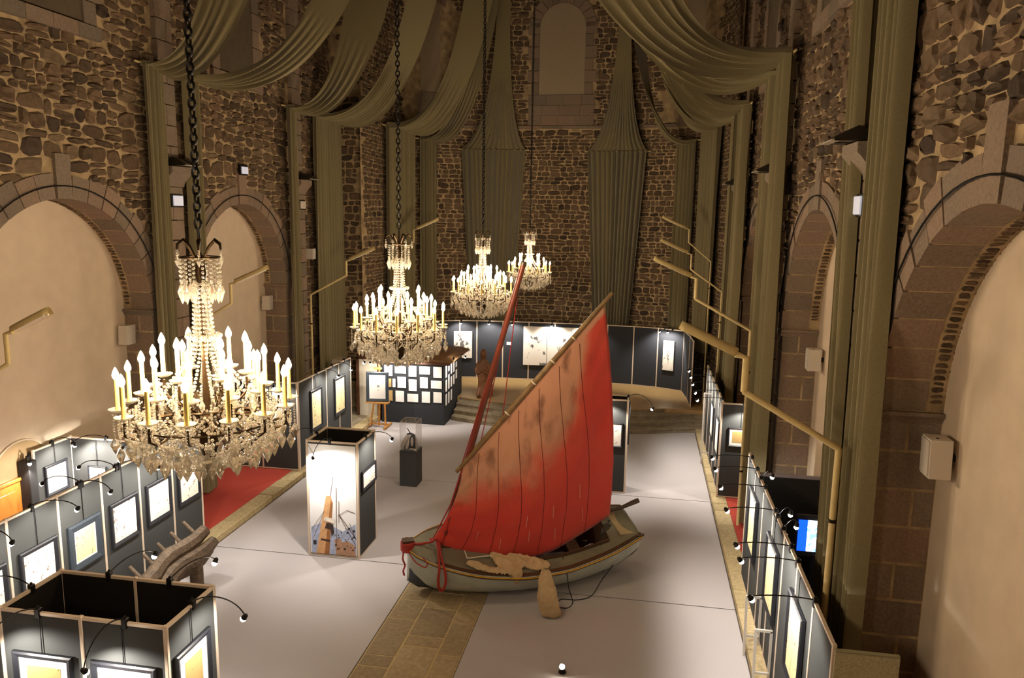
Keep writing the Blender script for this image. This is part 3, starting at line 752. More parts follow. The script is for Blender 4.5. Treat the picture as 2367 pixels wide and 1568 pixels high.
clip_lamp('clip lamp over the farther ochre drawing', (-8.62, 20.9, 2.5), (1, 0), .6, .1, -.05)
clip_lamp('clip lamp on the facing boards beyond the red carpet', (-9.1, FY, 2.5), (0, -1), .5, .1, .0)
# ---- middle column with the mast poster
cx0, cx1, cy0, cy1 = -6.38, -5.34, 13.5, 14.45
panel_row('display_column', 'square display column with a mast poster standing left of the boat', [(cx0, cy0), (cx1, cy0), (cx1, cy1), (cx0, cy1), (cx0, cy0)], 0, 2.4, 'display column', inner=PANELIN, center=((cx0+cx1)/2, (cy0+cy1)/2))
clip_lamp('white clip lamp over the mast poster', (cx0+.48, cy0, 2.4), (0, -1), .4, -.18, -.22, watts=46, aim=(cx0+.5, cy0, 1.3), angle=165)
clip_lamp('clip lamp on the right side of the poster column', (cx1, 13.95, 2.4), (1, 0), .55, .05, -.02)
clip_lamp('clip lamp on the left side of the poster column, with a reddish flare', (cx0, 13.95, 2.4), (-1, 0), .5, .05, -.1)
picture('small dark framed landscape drawing on the right side of the poster column', (cx1+.018, 14.03, 1.55), (1, 0), .78, .42, .06, ART_W, wire=.0)
# poster print
po = thing('mast_poster', 'tall colour photo poster of a wooden mast and rigging on the column', 'poster', (cx0+.5, cy0-.02, .05)); yp = cy0-.016
px0, px1 = cx0+.03, cx1-.03
POS = pm('poster_paper', 'eef0f4', .6, nscale=2.5, namt=0); 
def flat(parent, name, poly, y, col, mat=None):
    return MB().prism(poly, 1, y, y-.0012).build(name, mat or pm('print_'+col, col, .6, nscale=14, namt=.18), parent)
def P2(u, v): return (px0+(px1-px0)*u, .05+2.28*v)
MB().box((px0, yp-.003, .05), (px1, yp, 2.33)).build('paper', POS, po)
flat(po, 'printed_sea', [P2(.02, .0), P2(.98, .0), P2(.98, .3), P2(.7, .22), P2(.5, .26), P2(.3, .3), P2(.02, .24)], yp-.0045, 'a9b6d6')
flat(po, 'printed_mast', [P2(.12, 0), P2(.4, 0), P2(.5, .48), P2(.46, .54), P2(.36, .54)], yp-.006, 'd8a878')
flat(po, 'printed_mast_shade', [P2(.3, 0), P2(.4, 0), P2(.5, .48), P2(.46, .5)], yp-.0075, 'a06a3e')
flat(po, 'printed_band', [P2(.3, .31), P2(.52, .29), P2(.54, .33), P2(.32, .345)], yp-.009, 'f0e8dc')
flat(po, 'printed_block', [P2(.32, .24), P2(.36, .295), P2(.5, .28), P2(.52, .2), P2(.46, .17), P2(.44, .23)], yp-.009, '3a2c26')
flat(po, 'printed_strap', [P2(.22, .125), P2(.42, .115), P2(.43, .135), P2(.24, .142)], yp-.009, '4a3226')
flat(po, 'printed_box', [P2(.06, .08), P2(.13, .08), P2(.13, .12), P2(.06, .12)], yp-.009, '20242c')
flat(po, 'printed_gear', [P2(.55, .0), P2(.97, .0), P2(.95, .1), P2(.8, .14), P2(.7, .12), P2(.62, .16), P2(.52, .14)], yp-.006, 'b08a70')
rr = random.Random(4)
for k in range(26):
    u, v = rr.uniform(.5, .95), rr.uniform(.03, .27); d = rr.uniform(.01, .035)
    flat(po, 'printed_shadow', [P2(u, v), P2(u+d*1.6, v+d*.1), P2(u+d*1.3, v+d*.6), P2(u+d*.2, v+d*.5)], yp-.0078-.0001*k, '2c2220')
for k, (u0, v0, u1, v1, wd_) in enumerate(((.62, .38, .98, .17, .012), (.64, .36, .98, .1, .01), (.03, .22, .32, .4, .006), (.06, .14, .3, .38, .006), (.56, .1, .58, .62, .014), (.62, .3, .63, .5, .01), (.6, .36, .8, .42, .008), (.8, .42, .97, .4, .01), (.45, .54, .52, .72, .01), (.0, .99, .16, .88, .008), (.85, .3, .98, .16, .009))):
    a, b = P2(u0, v0), P2(u1, v1)
    MB().bar((a[0], yp-.0095, a[1]), (b[0], yp-.0095, b[1]), .002, wd_, ).build('printed_rope', pm('print_4a3a34', '5a4238', .6, namt=0), po)
# ---- right column by the boat stern
rx0, rx1, ry0, ry1 = -1.22, -.22, 18.3, 18.8
panel_row('display_column', 'shallow display column standing behind the boat stern on the right', [(rx0, ry0), (rx1, ry0), (rx1, ry1), (rx0, ry1), (rx0, ry0)], 0, 2.4, 'display column', inner=PANELIN, center=((rx0+rx1)/2, (ry0+ry1)/2))
picture('black framed white drawing on the column behind the sail edge', (-.66, ry0-.018, 1.5), (0, -1), .68, .62, .035, ART_W, wire=.0)
picture('framed picture seen edge-on at the right side of the column behind the stern', (rx1+.018, 18.55, 1.75), (1, 0), .42, 1.0, .04, ART_W)
clip_lamp('clip lamp on the near face of the column behind the stern', (-.72, ry0, 2.4), (0, -1), .35, .0, -.06)
clip_lamp('clip lamp glaring on the back edge of the column behind the stern', (-.7, ry1, 2.4), (0, 1), .3, .0, .12)
clip_lamp('clip lamp on a long arm over the steps from the column behind the stern', (rx1, 18.6, 2.4), (1, 0), .62, .0, -.25)
# ---- right side: near row on the kerb
ysr = [14.05-.92*i for i in range(8)]; RRX = 2.1
panel_row('display_wall', 'long row of grey boards on the right kerb seen almost edge-on', [(RRX, y) for y in ysr], z1=2.55, cat='display wall')
for i, (yc, lb) in enumerate(((13.0, 'tall framed picture on the right board row, farthest from the camera'), (11.0, 'tall framed picture in the middle of the right board row'), (9.2, 'tall framed picture on the right board row, nearest the camera'))):
    picture(lb, (RRX-.018, yc, 1.6), (-1, 0), .85, 1.1, .07, ART_C, wire=.35, depth=.06)
for i, yc in enumerate((13.75, 13.1, 12.2, 11.2, 9.95, 9.5, 8.5)):
    clip_lamp('clip lamp on the right board row, number %s counting from the far end' % ['one', 'two', 'three', 'four', 'five', 'six', 'seven'][i], (RRX, yc, 2.55), (-1, 0), .72, .0, -.02, rise=.05)
for i, yc in enumerate((12.65, 11.0, 10.55)):
    clip_lamp(['spare clip lamp on the right row turned to the wall, far one', 'spare clip lamp on the right row turned to the wall, middle one', 'spare clip lamp on the right row turned to the wall, near one'][i], (RRX, yc, 2.55), (1, 0), .2, .12, .04, watts=.4)
r = thing('chipboard_panel', 'pale speckled chipboard panel end at the foot of the nearest right curtain', 'board', (2.35, 7.6, ZK))
MB().cbox((2.1, 7.56, ZK), (2.72, 7.6, 2.5), .004).build('board', pm('chipboard', 'a9a384', .8, nscale=45, namt=.22), r)
MB().cbox((2.1, 7.555, 2.5), (2.72, 7.605, 2.52), .004).build('edge_strip', pm('chip_edge', '8f8a6c', .8, namt=0), r)
# ---- right side: far boards
panel_row('display_wall', 'grey boards facing the camera beyond the right board row', [(2.0, 18.15), (2.74, 18.15)], cat='display wall')
panel_row('display_wall', 'grey boards along the right kerb leading to the choir steps', [(2.04, 18.2+.92*i) for i in range(6)], cat='display wall')
picture('framed tan drawing on the facing board beyond the right row', (2.46, 18.132, 1.68), (0, -1), .56, .46, .03, ART_T, .06, wire=.4)
clip_lamp('clip lamp over the tan drawing on the right facing board', (2.5, 18.15, 2.5), (0, -1), .35, .03, -.12)
for i, yc in enumerate((18.9, 20.4)):
    picture(['tall narrow framed picture on the right choir boards, nearer one', 'tall narrow framed picture on the right choir boards, farther one'][i], (2.02, yc, 1.45), (-1, 0), .8, .9, .05, ART_W, wire=.4)
for i, yc in enumerate((18.5, 19.3, 20.3, 21.2, 22.1)):
    clip_lamp('clip lamp on the choir boards at right, number %s from the near end' % ['one', 'two', 'three', 'four', 'five'][i], (2.04, yc, 2.5), (-1, 0), .62, .0, -.03, rise=.04)
# ---- black partition, television
r = thing('partition', 'black partition wall behind the right board row with a pale top rail', 'partition', (2.75, 13.32, ZK))
BLK = pm('black_board', '151314', .7, namt=0)
MB().cbox((2.18, 13.3, ZK), (3.38, 13.34, 2.38), .004).build('board', BLK, r)
MB().cbox((2.18, 13.28, 2.38), (3.38, 13.36, 2.43), .006).build('top_rail', pm('grey_rail', '8d8590', .5, namt=0), r)
tv = thing('television', 'flat screen showing bright blue and white, on a black stand behind the right row', 'television', (2.85, 12.1, ZK))
MB().cbox((2.58, 12.06, 1.5), (3.3, 12.12, 2.2), .01).build('case', BLK, tv)
SC = bpy.data.materials.new('screen'); SC.use_nodes = True; nt = SC.node_tree; b = nt.nodes['Principled BSDF']
tc = nt.nodes.new('ShaderNodeTexCoord'); nz = nt.nodes.new('ShaderNodeTexNoise'); nz.inputs['Scale'].default_value = 5; nt.links.new(tc.outputs['Generated'], nz.inputs['Vector'])
rp = nt.nodes.new('ShaderNodeValToRGB'); rp.color_ramp.elements[0].position = .5; rp.color_ramp.elements[1].position = .56; rp.color_ramp.elements[0].color = (.9, .95, 1, 1); rp.color_ramp.elements[1].color = (.1, .25, .6, 1)
nt.links.new(nz.outputs['Fac'], rp.inputs[0]); nt.links.new(rp.outputs[0], b.inputs['Emission Color']); b.inputs['Emission Strength'].default_value = 2.2; b.inputs['Base Color'].default_value = (.02, .02, .03, 1)
MB().box((2.76, 12.052, 1.6), (3.26, 12.062, 2.12)).build('screen', SC, tv)
MB().box((2.62, 12.052, 1.6), (2.76, 12.062, 2.12)).build('screen_side_bar', pm('screen_blue', '0a2a8a', .4, namt=0, emit='0a3ad0', estr=1.6), tv)
MB().cbox((2.85, 12.05, .2), (3.05, 12.15, 1.55), .01).build('post', BLK, tv); MB().cbox((2.6, 11.85, ZK), (3.3, 12.35, .2), .01).build('base', BLK, tv)
# ---- pale metal frames standing at the kerb
for k, (yy, lb) in enumerate(((11.62, 'pale metal frame stand at the right kerb, farther of the two near ones'), (10.62, 'pale metal frame stand at the bottom right on the kerb, nearest one'), (21.2, 'pale metal frame stand at the right by the choir steps'))):
    r = thing('frame_stand', lb, 'stand', (1.95, yy, 0)); hz = .95 if k < 2 else 2.0
    GREYM = pm('grey_metal', 'c9c3bb', .35, metal=.4, namt=0)
    for xx, zz in ((1.84, .0), (2.06, ZK)): MB().bar((xx, yy-.1*(xx < 1.9), zz), (xx, yy, hz), .035, .035).build('upright', GREYM, r)
    MB().bar((1.825, yy, hz), (2.075, yy, hz), .035, .035).build('crossbar', GREYM, r)
    MB().bar((1.84, yy-.03, .3), (2.06, yy-.03, .3), .03, .03).build('lower_bar', GREYM, r)
# ---- apse boards and paintings
AP = [(-8.5, 26.9), (-7.75, 27.7), (-6.85, 28.09), (-6.2, 28.2), (-5.2, 28.3), (-4.2, 28.36), (-3.2, 28.4), (-2.2, 28.4), (-1.21, 28.38), (-.23, 28.32), (.66, 28.11), (1.58, 27.69), (1.72, 26.4), (1.76, 25.4)]
panel_row('display_wall', 'long curved row of black boards lining the apse on the wooden platform', AP, z0=.55, z1=2.8, cat='display wall', mat=pm('black_panel', '33353a', .8, nscale=100, namt=.08, spec=.2))
def on_apse(i, k, off=.018):
    a, b = Vector(AP[i]), Vector(AP[i+1]); p = a.lerp(b, k); d = (b-a).normalized(); n = Vector((d.y, -d.x)); return p+n*off, n
for lb, i, k, z, wd, h in (('square pale abstract canvas behind the kiosk roof in the apse', 2, .0, 1.85, .95, 1.05), ('left canvas of the pale abstract pair with black marks in the apse', 5, .25, 1.88, .9, 1.5),
                           ('middle canvas of the pale abstract group in the apse, cut by the yard', 6, .18, 1.88, .92, 1.5), ('right canvas of the pale abstract group, mostly behind the sail', 7, .1, 1.88, .9, 1.5), ('narrow tall white canvas at the right end of the apse boards', 10, .45, 1.82, .42, 1.1)):
    p, n = on_apse(i, k); picture(lb, (p.x, p.y, z), (n.x, n.y), wd, h, 0, ART_P if 'narrow' not in lb else ART_W, name='canvas_painting', cat='painting', depth=.05)
p, n = on_apse(4, .25); picture('small white text card on the apse boards left of the abstract pair', (p.x, p.y, 1.93), (n.x, n.y), .2, .12, 0, MOUNT, name='label_card', cat='card', depth=.01)
for lb, i, k in (('clip lamp on the apse boards over the square canvas', 2, .1), ('clip lamp on the apse boards above the statue', 3, .5), ('clip lamp on the apse boards left of the abstract pair', 4, .4), ('clip lamp on the apse boards over the abstract pair', 5, .9), ('clip lamp on the apse boards behind the yard', 7, .2), ('clip lamp at the right of the apse boards, left of two', 10, .25), ('clip lamp at the right of the apse boards, right of two', 10, .55)):
    p, n = on_apse(i, k, 0); clip_lamp(lb, (p.x, p.y, 2.8), (n.x, n.y), .5, 0, -.02, aim_drop=1.0)
# ================================================================== CHANDELIERS
CRYS = pm('crystal', 'fbf6ea', .05, namt=0, trans=.86, spec=.6)
CANDLE = pm('candle_tube', 'c2a75c', .5, namt=0)
FLAME = pm('candle_bulb', 'ffffff', .3, namt=0, emit='ffeec0', estr=7)
def bead(mb, c, r): mb.lathe([(0, -r), (r*.75, -r*.6), (r, 0), (r*.75, r*.6), (0, r)], 6, c)
def drop(mb, c, h, wd):
    """kite-shaped crystal hanging below c"""
    mb.lathe([(0, -h), (wd*.55, -h*.72), (wd, -h*.42), (wd*.45, -h*.12), (.004, 0)], 6, c)
    bead(mb, (c[0], c[1], c[2]+.012), .011)
def path_pts(f, n): return [Vector(f(i/n)) for i in range(n+1)]
def along(pts, step):
    out = [pts[0]]; acc = 0
    for a, b in zip(pts, pts[1:]):
        l = (b-a).length; d = step-acc
        while d <= l: out.append(a+(b-a)*(d/l)); d += step
        acc = l-(d-step)
    return out
def strand_mesh(name, pts, r=.012, step=.027, end=None):
    mb = MB(); L = along(pts, step)
    for i, p in enumerate(L): bead(mb, p, r)
    if end: drop(mb, L[-1]-Vector((0, 0, r+.015)), *end)
    return mb.mesh(name, CRYS)
def spin(name, me, n, root, off=0.):
    for k in range(n):
        o = link(name, me, root, False); o.rotation_euler = (0, 0, 2*PI*(k+off)/n)
CHX, CHY, CHZ = -3.3, [5.25, 10.0, 15.5, 22.1], [4.79, 4.72, 4.66, 4.6]
CHL = ['big crystal chandelier nearest the camera at left, candles alight on a long chain', 'second crystal chandelier, hanging above the kiosk left of the mast', 'third crystal chandelier, just left of the mast head', 'farthest and smallest crystal chandelier, behind the mast head']
def make_chandelier():
    r = thing('chandelier', CHL[0], 'chandelier', (CHX, CHY[0], CHZ[0]), 0, 'crystal chandeliers along the nave')
    MB().lathe([(.012, .1), (.05, .14), (.09, .3), (.1, .38), (.05, .45), (.03, .55), (.022, .9), (.03, 1.05), (.022, 1.12), (.02, 1.5), (.05, 1.58), (.03, 1.66), (.015, 1.74), (.012, 1.86)], 14).build('stem', BRASS, r, True, False)
    MB().lathe([(0, 0), (.03, .008), (.045, .04), (.035, .075), (.012, .09), (.012, .12)], 14).build('glass_ball', CRYS, r, True, False)
    # crown
    mb = MB(); mb.tube([(.14*math.cos(a), .14*math.sin(a), 1.70) for a in [2*PI*i/24 for i in range(25)]], .009, 6)
    for k in range(6):
        a = 2*PI*k/6; e = Vector((math.cos(a), math.sin(a), 0)); Z = Vector((0,0,1))
        mb.tube([e*.02+Z*1.66, e*.08+Z*1.78, e*.13+Z*1.83, e*.17+Z*1.80, e*.175+Z*1.75], [.008, .012, .014, .01, .006], 6)
    mb.build('crown', BRASS, r, True, False)
    spin('crown_drop', strand_mesh('crown_drop', [Vector((.175, 0, 1.76)), Vector((.175, 0, 1.72))], .01, .022, (.08, .02)), 6, r)
    spin('crown_strand', strand_mesh('crown_strand', [Vector((.14, 0, 1.69)), Vector((.14, 0, 1.52))], .0125, .032, (.15, .028)), 14, r)
    # column of beads
    def colf(t):
        z = 1.5-.84*t; rr = .05+.045*t+.26*max(0, (t-.45)/.55)**2.0; return (rr, 0, z)
    spin('bead_strand', strand_mesh('bead_strand', path_pts(colf, 30), .0135, .033), 14, r)
    mb = MB()
    for k in range(12): bead(mb, (.115*math.cos(2*PI*k/12), .115*math.sin(2*PI*k/12), 1.1), .024)
    mb.build('bead_ring', CRYS, r, False, False)
    # arms, candles
    def arm_mesh(rad, z):
        pts = [bez(Vector((.05, 0, .4)), Vector((rad*.5, 0, .62)), Vector((rad*.72, 0, z-.28)), Vector((rad, 0, z-.13)), i/12) for i in range(13)]+[Vector((rad, 0, z-.03))]
        mb = MB().tube(pts, [.014-.004*i/13 for i in range(14)], 6)
        mb.tube([pts[5]+Vector((0,0,.0)), pts[6]+Vector((.02,0,.07)), pts[7]+Vector((-.02,0,.1))], [.009, .007, .004], 5)
        return mb.mesh('arm', BRASS, True)
    pan = MB().lathe([(.0, -.012), (.03, -.01), (.058, .004), (.068, .016), (.056, .01), (.02, .0), (0, .0)], 14).mesh('drip_pan', CRYS, True)
    cyl = MB().lathe([(.021, 0), (.019, .012), (.0165, .02), (.0155, .24)], 10).mesh('candle', CANDLE, True)
    flm = MB().lathe([(.012, 0), (.023, .018), (.025, .035), (.018, .06), (.007, .084), (0, .095)], 10).mesh('bulb', FLAME, True)
    for rad, z, n, off in ((.62, .56, 14, .25), (.44, .68, 10, .0), (.3, .8, 6, .4)):
        am = arm_mesh(rad, z); spin('arm', am, n, r, off)
        for k in range(n):
            a = 2*PI*(k+off)/n
            c = link('candle', cyl, r, False); c.location = (rad*math.cos(a), rad*math.sin(a), z)
            p = link('drip_pan', pan, c, False); b = link('bulb', flm, c, False); b.location = (0, 0, .24)
        # chain with a kite drop below every pan
        spin('pan_drop', strand_mesh('pan_drop', [Vector((rad+.035, 0, z-.03)), Vector((rad+.035, 0, z-.19))], .0095, .022, (.13, .033)), n, r, off)
        spin('pan_drop', strand_mesh('pan_drop', [Vector((rad-.05, 0, z-.04)), Vector((rad-.05, 0, z-.14))], .0095, .022, (.1, .025)), n, r, off+.5)
    # garlands between the arms and the basket
    def gar(rad, z, n, dip):
        def f(t): a = 2*PI*t/n; return (rad*math.cos(a), rad*math.sin(a), z-dip*4*t*(1-t))
        return path_pts(f, 12)
    for rad, z, n, dip, off in ((.62, .5, 14, .1, .25), (.5, .58, 12, .1, 0), (.44, .6, 10, .16, .0), (.32, .7, 8, .12, .3), (.56, .4, 14, .08, .5), (.36, .5, 10, .1, .2), (.24, .58, 8, .1, 0)):
        spin('garland', strand_mesh('garland', gar(rad, z, n, dip), .0115, .026), n, r, off)
    def basket(t): a = t*PI/2; return (.04+.5*math.cos(a)**.8, 0, .42-.33*math.sin(a))
    spin('basket_strand', strand_mesh('basket_strand', path_pts(basket, 20), .014, .03), 26, r)
    def radial(t): return (.6-.38*t, 0, .46+.1*math.sin(t*7))
    spin('garland', strand_mesh('garland', path_pts(radial, 14), .0115, .026), 14, r, .25)
    for rad, z, n, h, wd, off in ((.55, .34, 18, .15, .038, 0), (.45, .25, 16, .15, .038, .5), (.33, .19, 14, .13, .034, .2), (.2, .14, 10, .11, .03, 0)):
        spin('prism_drop', strand_mesh('prism_drop', [Vector((rad, 0, z+.06)), Vector((rad, 0, z))], .011, .024, (h, wd)), n, r, off)
    mb = MB(); mb.tube([(.5*math.cos(a), .5*math.sin(a), .44) for a in [2*PI*i/36 for i in range(37)]], .008, 5, False); mb.tube([(.3*math.cos(a), .3*math.sin(a), .56) for a in [2*PI*i/28 for i in range(29)]], .008, 5, False)
    mb.build('hoops', BRASS, r, True, False)
    # chain
    ch = MB().tube([(0, 0, 1.84), (0, 0, 1.92)], .012, 8).build('chain', DARKM, r, False, False)
    lm = MB(); lp = [(.025*math.cos(a)*(1), 0, .032*math.sin(a)*1.3) for a in [2*PI*i/10 for i in range(11)]]; lm.tube(lp, .0095, 6, False)
    lme = lm.mesh('link', DARKM, True); z = 1.95; k = 0
    while z < ZTOP-CHZ[0]-.05:
        o = link('link', lme, ch, False); o.location = (0, 0, z); o.rotation_euler = (0, 0, PI/2*(k % 2)); z += .062; k += 1
    for k in range(8):
        a = 2*PI*k/8+.2; l = bpy.data.lights.new('candle_light', 'POINT'); l.energy = CHAND_W; l.color = WARM; l.shadow_soft_size = .06
        o = bpy.data.objects.new('candle_light', l); COL.objects.link(o); o.parent = r; o.location = (.5*math.cos(a), .5*math.sin(a), .96)
    return r
ch0 = make_chandelier()
for k in (1, 2, 3):
    c = copy_tree(ch0); c.location = (CHX, CHY[k], CHZ[k]); c.rotation_euler = (0, 0, .37*k); c['label'] = CHL[k]

# ================================================================== WALL FITTINGS
def wall_lamp(label, y, sg, xp, z0, reach=1.1, rise=.62, vert=.42, head=.78, hrise=.34, rad=.032, foot=.3):
    """ivory pipe up the pier, slanting out into the nave, with a fluorescent-tube head; sg = +1 from the left wall"""
    r = thing('wall_lamp', label, 'lamp', (xp, y, foot), 0, 'ivory pipe lamps on the piers'); 
    a = Vector((xp, y, foot)); b = Vector((xp, y, z0)); c = b+Vector((sg*reach, 0, rise)); d = c+Vector((0, 0, vert)); e = d+Vector((sg*.12, 0, .04)); f = e+Vector((sg*head, 0, hrise))
    MB().tube([a, b], rad, 10).build('riser_pipe', IVORY, r, True); MB().tube([b-Vector((0,0,rad)), b, c, c+Vector((0,0,.01))], rad, 10).build('slanting_pipe', IVORY, r, True)
    MB().tube([c, d, e], rad*1.1, 10).build('upright_pipe', IVORY, r, True)
    for zz in (foot+1.2, z0-.9): MB().tube([(xp, y, zz), (xp, y, zz+.04)], rad*1.35, 10).build('pipe_band', BRASS, r)
    dr = (f-e).normalized(); up = Vector((-dr.z*sg, 0, dr.x*sg)); sd = Vector((0, 1, 0))
    h = MB(); P = []
    for t, wd in ((0, .05), (.08, .1), (.5, .115), (.92, .1), (1, .04)):
        q = e.lerp(f, t); P.append([q+sd*wd*s_+up*h_ for s_, h_ in ((-1, -.02), (-.9, .03), (-.4, .075), (.4, .075), (.9, .03), (1, -.02))])
    h.grid(P); h.build('lamp_housing', IVORY, r, True)
    tb = MB(); 
    for s_ in (-.04, .04): tb.tube([e.lerp(f, .12)+sd*s_-up*.012, e.lerp(f, .88)+sd*s_-up*.012], .016, 8)
    tb.build('lamp_tubes', pm('tube_glass', 'e8e2d4', .15, namt=0), r, True)
    return r
wall_lamp('ivory lamp arm at the left image edge, head pointing up to the right', 9.05, 1, -9.75, 4.05, reach=1.05, head=.62, hrise=.3)
wall_lamp('ivory lamp arm behind the nearest chandelier, on the first left-hand pier', 15.2, 1, XL+.35, 4.2, reach=1.05)
wall_lamp('ivory lamp arm on the second left-hand pier above the boards', 21.4, 1, XL+.4, 4.35, reach=1.15)
wall_lamp('slender ivory lamp arm at the left of the apse, right of the second chandelier', 25.9, 1, -8.75, 5.2, reach=.75, rad=.022)
wall_lamp('big ivory lamp arm nearest the camera on the right, on a long bent pipe', 9.0, -1, XR-.42, 4.22, reach=1.1, rise=.62, vert=.4, rad=.038, head=.66, hrise=.3)
wall_lamp('ivory lamp arm on the second right-hand pier', 16.1, -1, XR-.5, 4.55, reach=1.15)
wall_lamp('small ivory lamp arm on the third right-hand pier', 22.3, -1, XR-.5, 4.75, reach=.9, rad=.026)
wall_lamp('slender ivory lamp arm at the right of the apse', 25.9, -1, 2.2, 5.4, reach=.75, rad=.022)
def speaker(label, p, sg, s=1.):
    p = Vector(p); r = thing('loudspeaker', label, 'speaker', p, 0, 'white loudspeakers on the plaster walls')
    MB().prism([(p.y-.13*s, p.z-.2*s), (p.y+.12*s, p.z-.2*s), (p.y+.15*s, p.z+.2*s), (p.y-.1*s, p.z+.2*s)], 0, p.x+sg*.07, p.x+sg*.29).build('cabinet', WHITEP, r)
    MB().prism([(p.y-.11*s, p.z-.18*s), (p.y+.1*s, p.z-.18*s), (p.y+.13*s, p.z+.18*s), (p.y-.08*s, p.z+.18*s)], 0, p.x+sg*.29, p.x+sg*.305).build('grille', pm('grille', 'c9c2b8', .7, nscale=200, namt=.2), r)
    MB().cbox((p.x, p.y-.03, p.z-.04), (p.x+sg*.08, p.y+.03, p.z+.04), .008).build('bracket', DARKM, r)
    for q in (-1, 1): MB().lathe([(0, 0), (.018, .0), (.012, .008), (0, .01)], 8, (p.x+sg*.2, p.y-.02, p.z+.2*s*q-(.0 if q > 0 else .01))).build('screw', DARKM, r)
speaker('white loudspeaker on the plaster of the nearest left arch', (XLP, 14.22, 4.2), 1)
speaker('white loudspeaker on the plaster of the second left arch', (XLP, 20.35, 4.2), 1)
speaker('large white loudspeaker on the plaster wall at right, nearest the camera', (XRP, 8.55, 4.33), -1, 1.05)
speaker('white loudspeaker in the second right arch behind the curtain', (XRP, 14.7, 4.25), -1)
speaker('white loudspeaker beside the second left pier, behind the slanting pipe', (XL, 21.95, 5.55), 1, .8)
LITBOX = pm('lit_box', 'e8eef8', .2, namt=0, emit='dfe6ff', estr=.12)
k = 0
for side, X, sg, pil in (('left', XL, 1, PIL_L), ('right', XR, -1, PIL_R)):
    for i, p in enumerate([q for q in pil if 7 < q < 22.5]):
        o = ['nearest', 'second', 'third'][i]
        r = thing('emergency_light', 'small lit emergency lamp box under the capital of the %s %s pilaster' % (o, side), 'lamp', (X+sg*.17, p, 6.9), 0, 'emergency lights under the capitals')
        MB().cbox((X+sg*.17, p-.2, 6.88), (X+sg*.23, p+.2, 7.16), .012).build('case', DARKM, r)
        MB().cbox((X+sg*.225, p-.17, 6.91), (X+sg*.26, p+.17, 7.13), .01).build('lens', LITBOX if i < 2 else WHITEP, r)
        r = thing('floodlight', 'wedge-shaped metal floodlight resting on the capital of the %s %s pilaster' % (o, side), 'lamp', (X+sg*.3, p, 7.75), 0, 'floodlights on the capitals')
        for s_ in (-1, 1): MB().prism([(X+sg*.1, 7.755), (X+sg*.62, 7.755), (X+sg*.62, 7.8), (X+sg*.36, 7.93), (X+sg*.1, 7.8)], 1, p+s_*.17-.11, p+s_*.17+.11).build('hood', pm('flood_metal', '3a352e', .35, metal=.6, namt=0), r)
        MB().cbox((X+sg*.56, p-.28, 7.752), (X+sg*.66, p+.28, 7.775), .004).build('reflector', pm('reflector', 'e9e2d2', .2, metal=.5, namt=0), r)
r = thing('emergency_light', 'small lit lamp box over the keystone of the second left arch', 'lamp', (XL, 18.3, 7.75))
MB().cbox((XL+.05, 18.12, 7.72), (XL+.12, 18.48, 7.98), .01).build('case', DARKM, r); MB().cbox((XL+.115, 18.15, 7.75), (XL+.15, 18.45, 7.93), .01).build('lens', LITBOX, r)

# ================================================================== KIOSK, EASEL, STATUE, PEDESTAL, TIMBER
ki = thing('kiosk', 'dark box-like kiosk with a wooden roof, walls covered in small prints', 'kiosk', (-7.2, 23.9, 0))
KD = pm('kiosk_black', '25282e', .75, nscale=40, namt=.1)
MB().cbox((-8.3, 23.22, 0), (-6.17, 25.6, 2.06), .01).build('body', KD, ki)
RW = pm('roof_wood', '7a5836', .55, nscale=5, namt=.25, stretch=(2, 10, 10))
MB().prism([(-8.36, 2.06), (-5.95, 2.06), (-5.92, 2.12), (-6.2, 2.2), (-8.1, 2.2), (-8.37, 2.12)], 1, 23.0, 25.7).build('roof', RW, ki)
MB().cbox((-8.36, 22.97, 2.04), (-5.94, 23.02, 2.13), .01).build('fascia', BROWNW, ki)
r = thing('side_screen', 'cream screen with brown wooden posts left of the kiosk', 'screen', (-8.85, 23.4, 0))
MB().cbox((-9.15, 23.38, 0), (-8.45, 23.42, 2.05), .004).build('board', pm('cream_board', 'd8cdb8', .8, nscale=6, namt=.06), r)
for x in (-9.17, -8.43): MB().cbox((x-.05, 23.33, 0), (x+.05, 23.45, 2.12), .008).build('post', BROWNW, r)
MB().cbox((-9.22, 23.33, 2.05), (-8.38, 23.45, 2.14), .008).build('top_rail', BROWNW, r)
r = thing('stone_pier', 'pale stone pier between the far left boards and the cream screen', 'pier', (-9.3, 22.3, 0))
for k in range(5): MB().cbox((-9.55+.01*(k % 2), 22.1, .45*k), (-9.1+.015*(k % 2), 22.6, .45*k+.44), .015).build('block', pm('pale_stone', 'b5a68c', .9, nscale=12, namt=.2, bump=.5), r)
KF = [[-8.21,1.94,-7.9,1.55],[-7.85,1.93,-7.44,1.65],[-7.38,1.95,-7.09,1.56],[-7.02,1.95,-6.63,1.66],[-6.55,1.96,-6.24,1.57],[-8.08,1.49,-7.94,1.18],[-7.93,1.49,-7.8,1.18],[-7.76,1.57,-7.44,1.17],[-7.38,1.5,-7.08,1.09],[-7.0,1.59,-6.7,1.2],[-6.63,1.5,-6.24,1.21],[-8.09,1.1,-7.9,.72],[-7.83,1.1,-7.51,.7],[-7.43,1.02,-7.03,.72],[-6.94,1.12,-6.63,.72],[-6.55,1.12,-6.24,.74]]
row = {0: 'top', 5: 'middle', 11: 'bottom'}; ordn = ['first', 'second', 'third', 'fourth', 'fifth', 'sixth']
cur = 'top'; idx = 0
for i, (x0, z1, x1, z0) in enumerate(KF):
    if i in row: cur = row[i]; idx = 0
    picture('small white print on the kiosk front, %s row, %s from the left' % (cur, ordn[idx]), ((x0+x1)/2, 23.215, (z0+z1)/2), (0, -1), abs(x1-x0), z1-z0, .014, ART_G if i not in (5, 11) else ART_T, frame=FRAMEM, depth=.02, group='small prints on the kiosk front', name='framed_print'); idx += 1
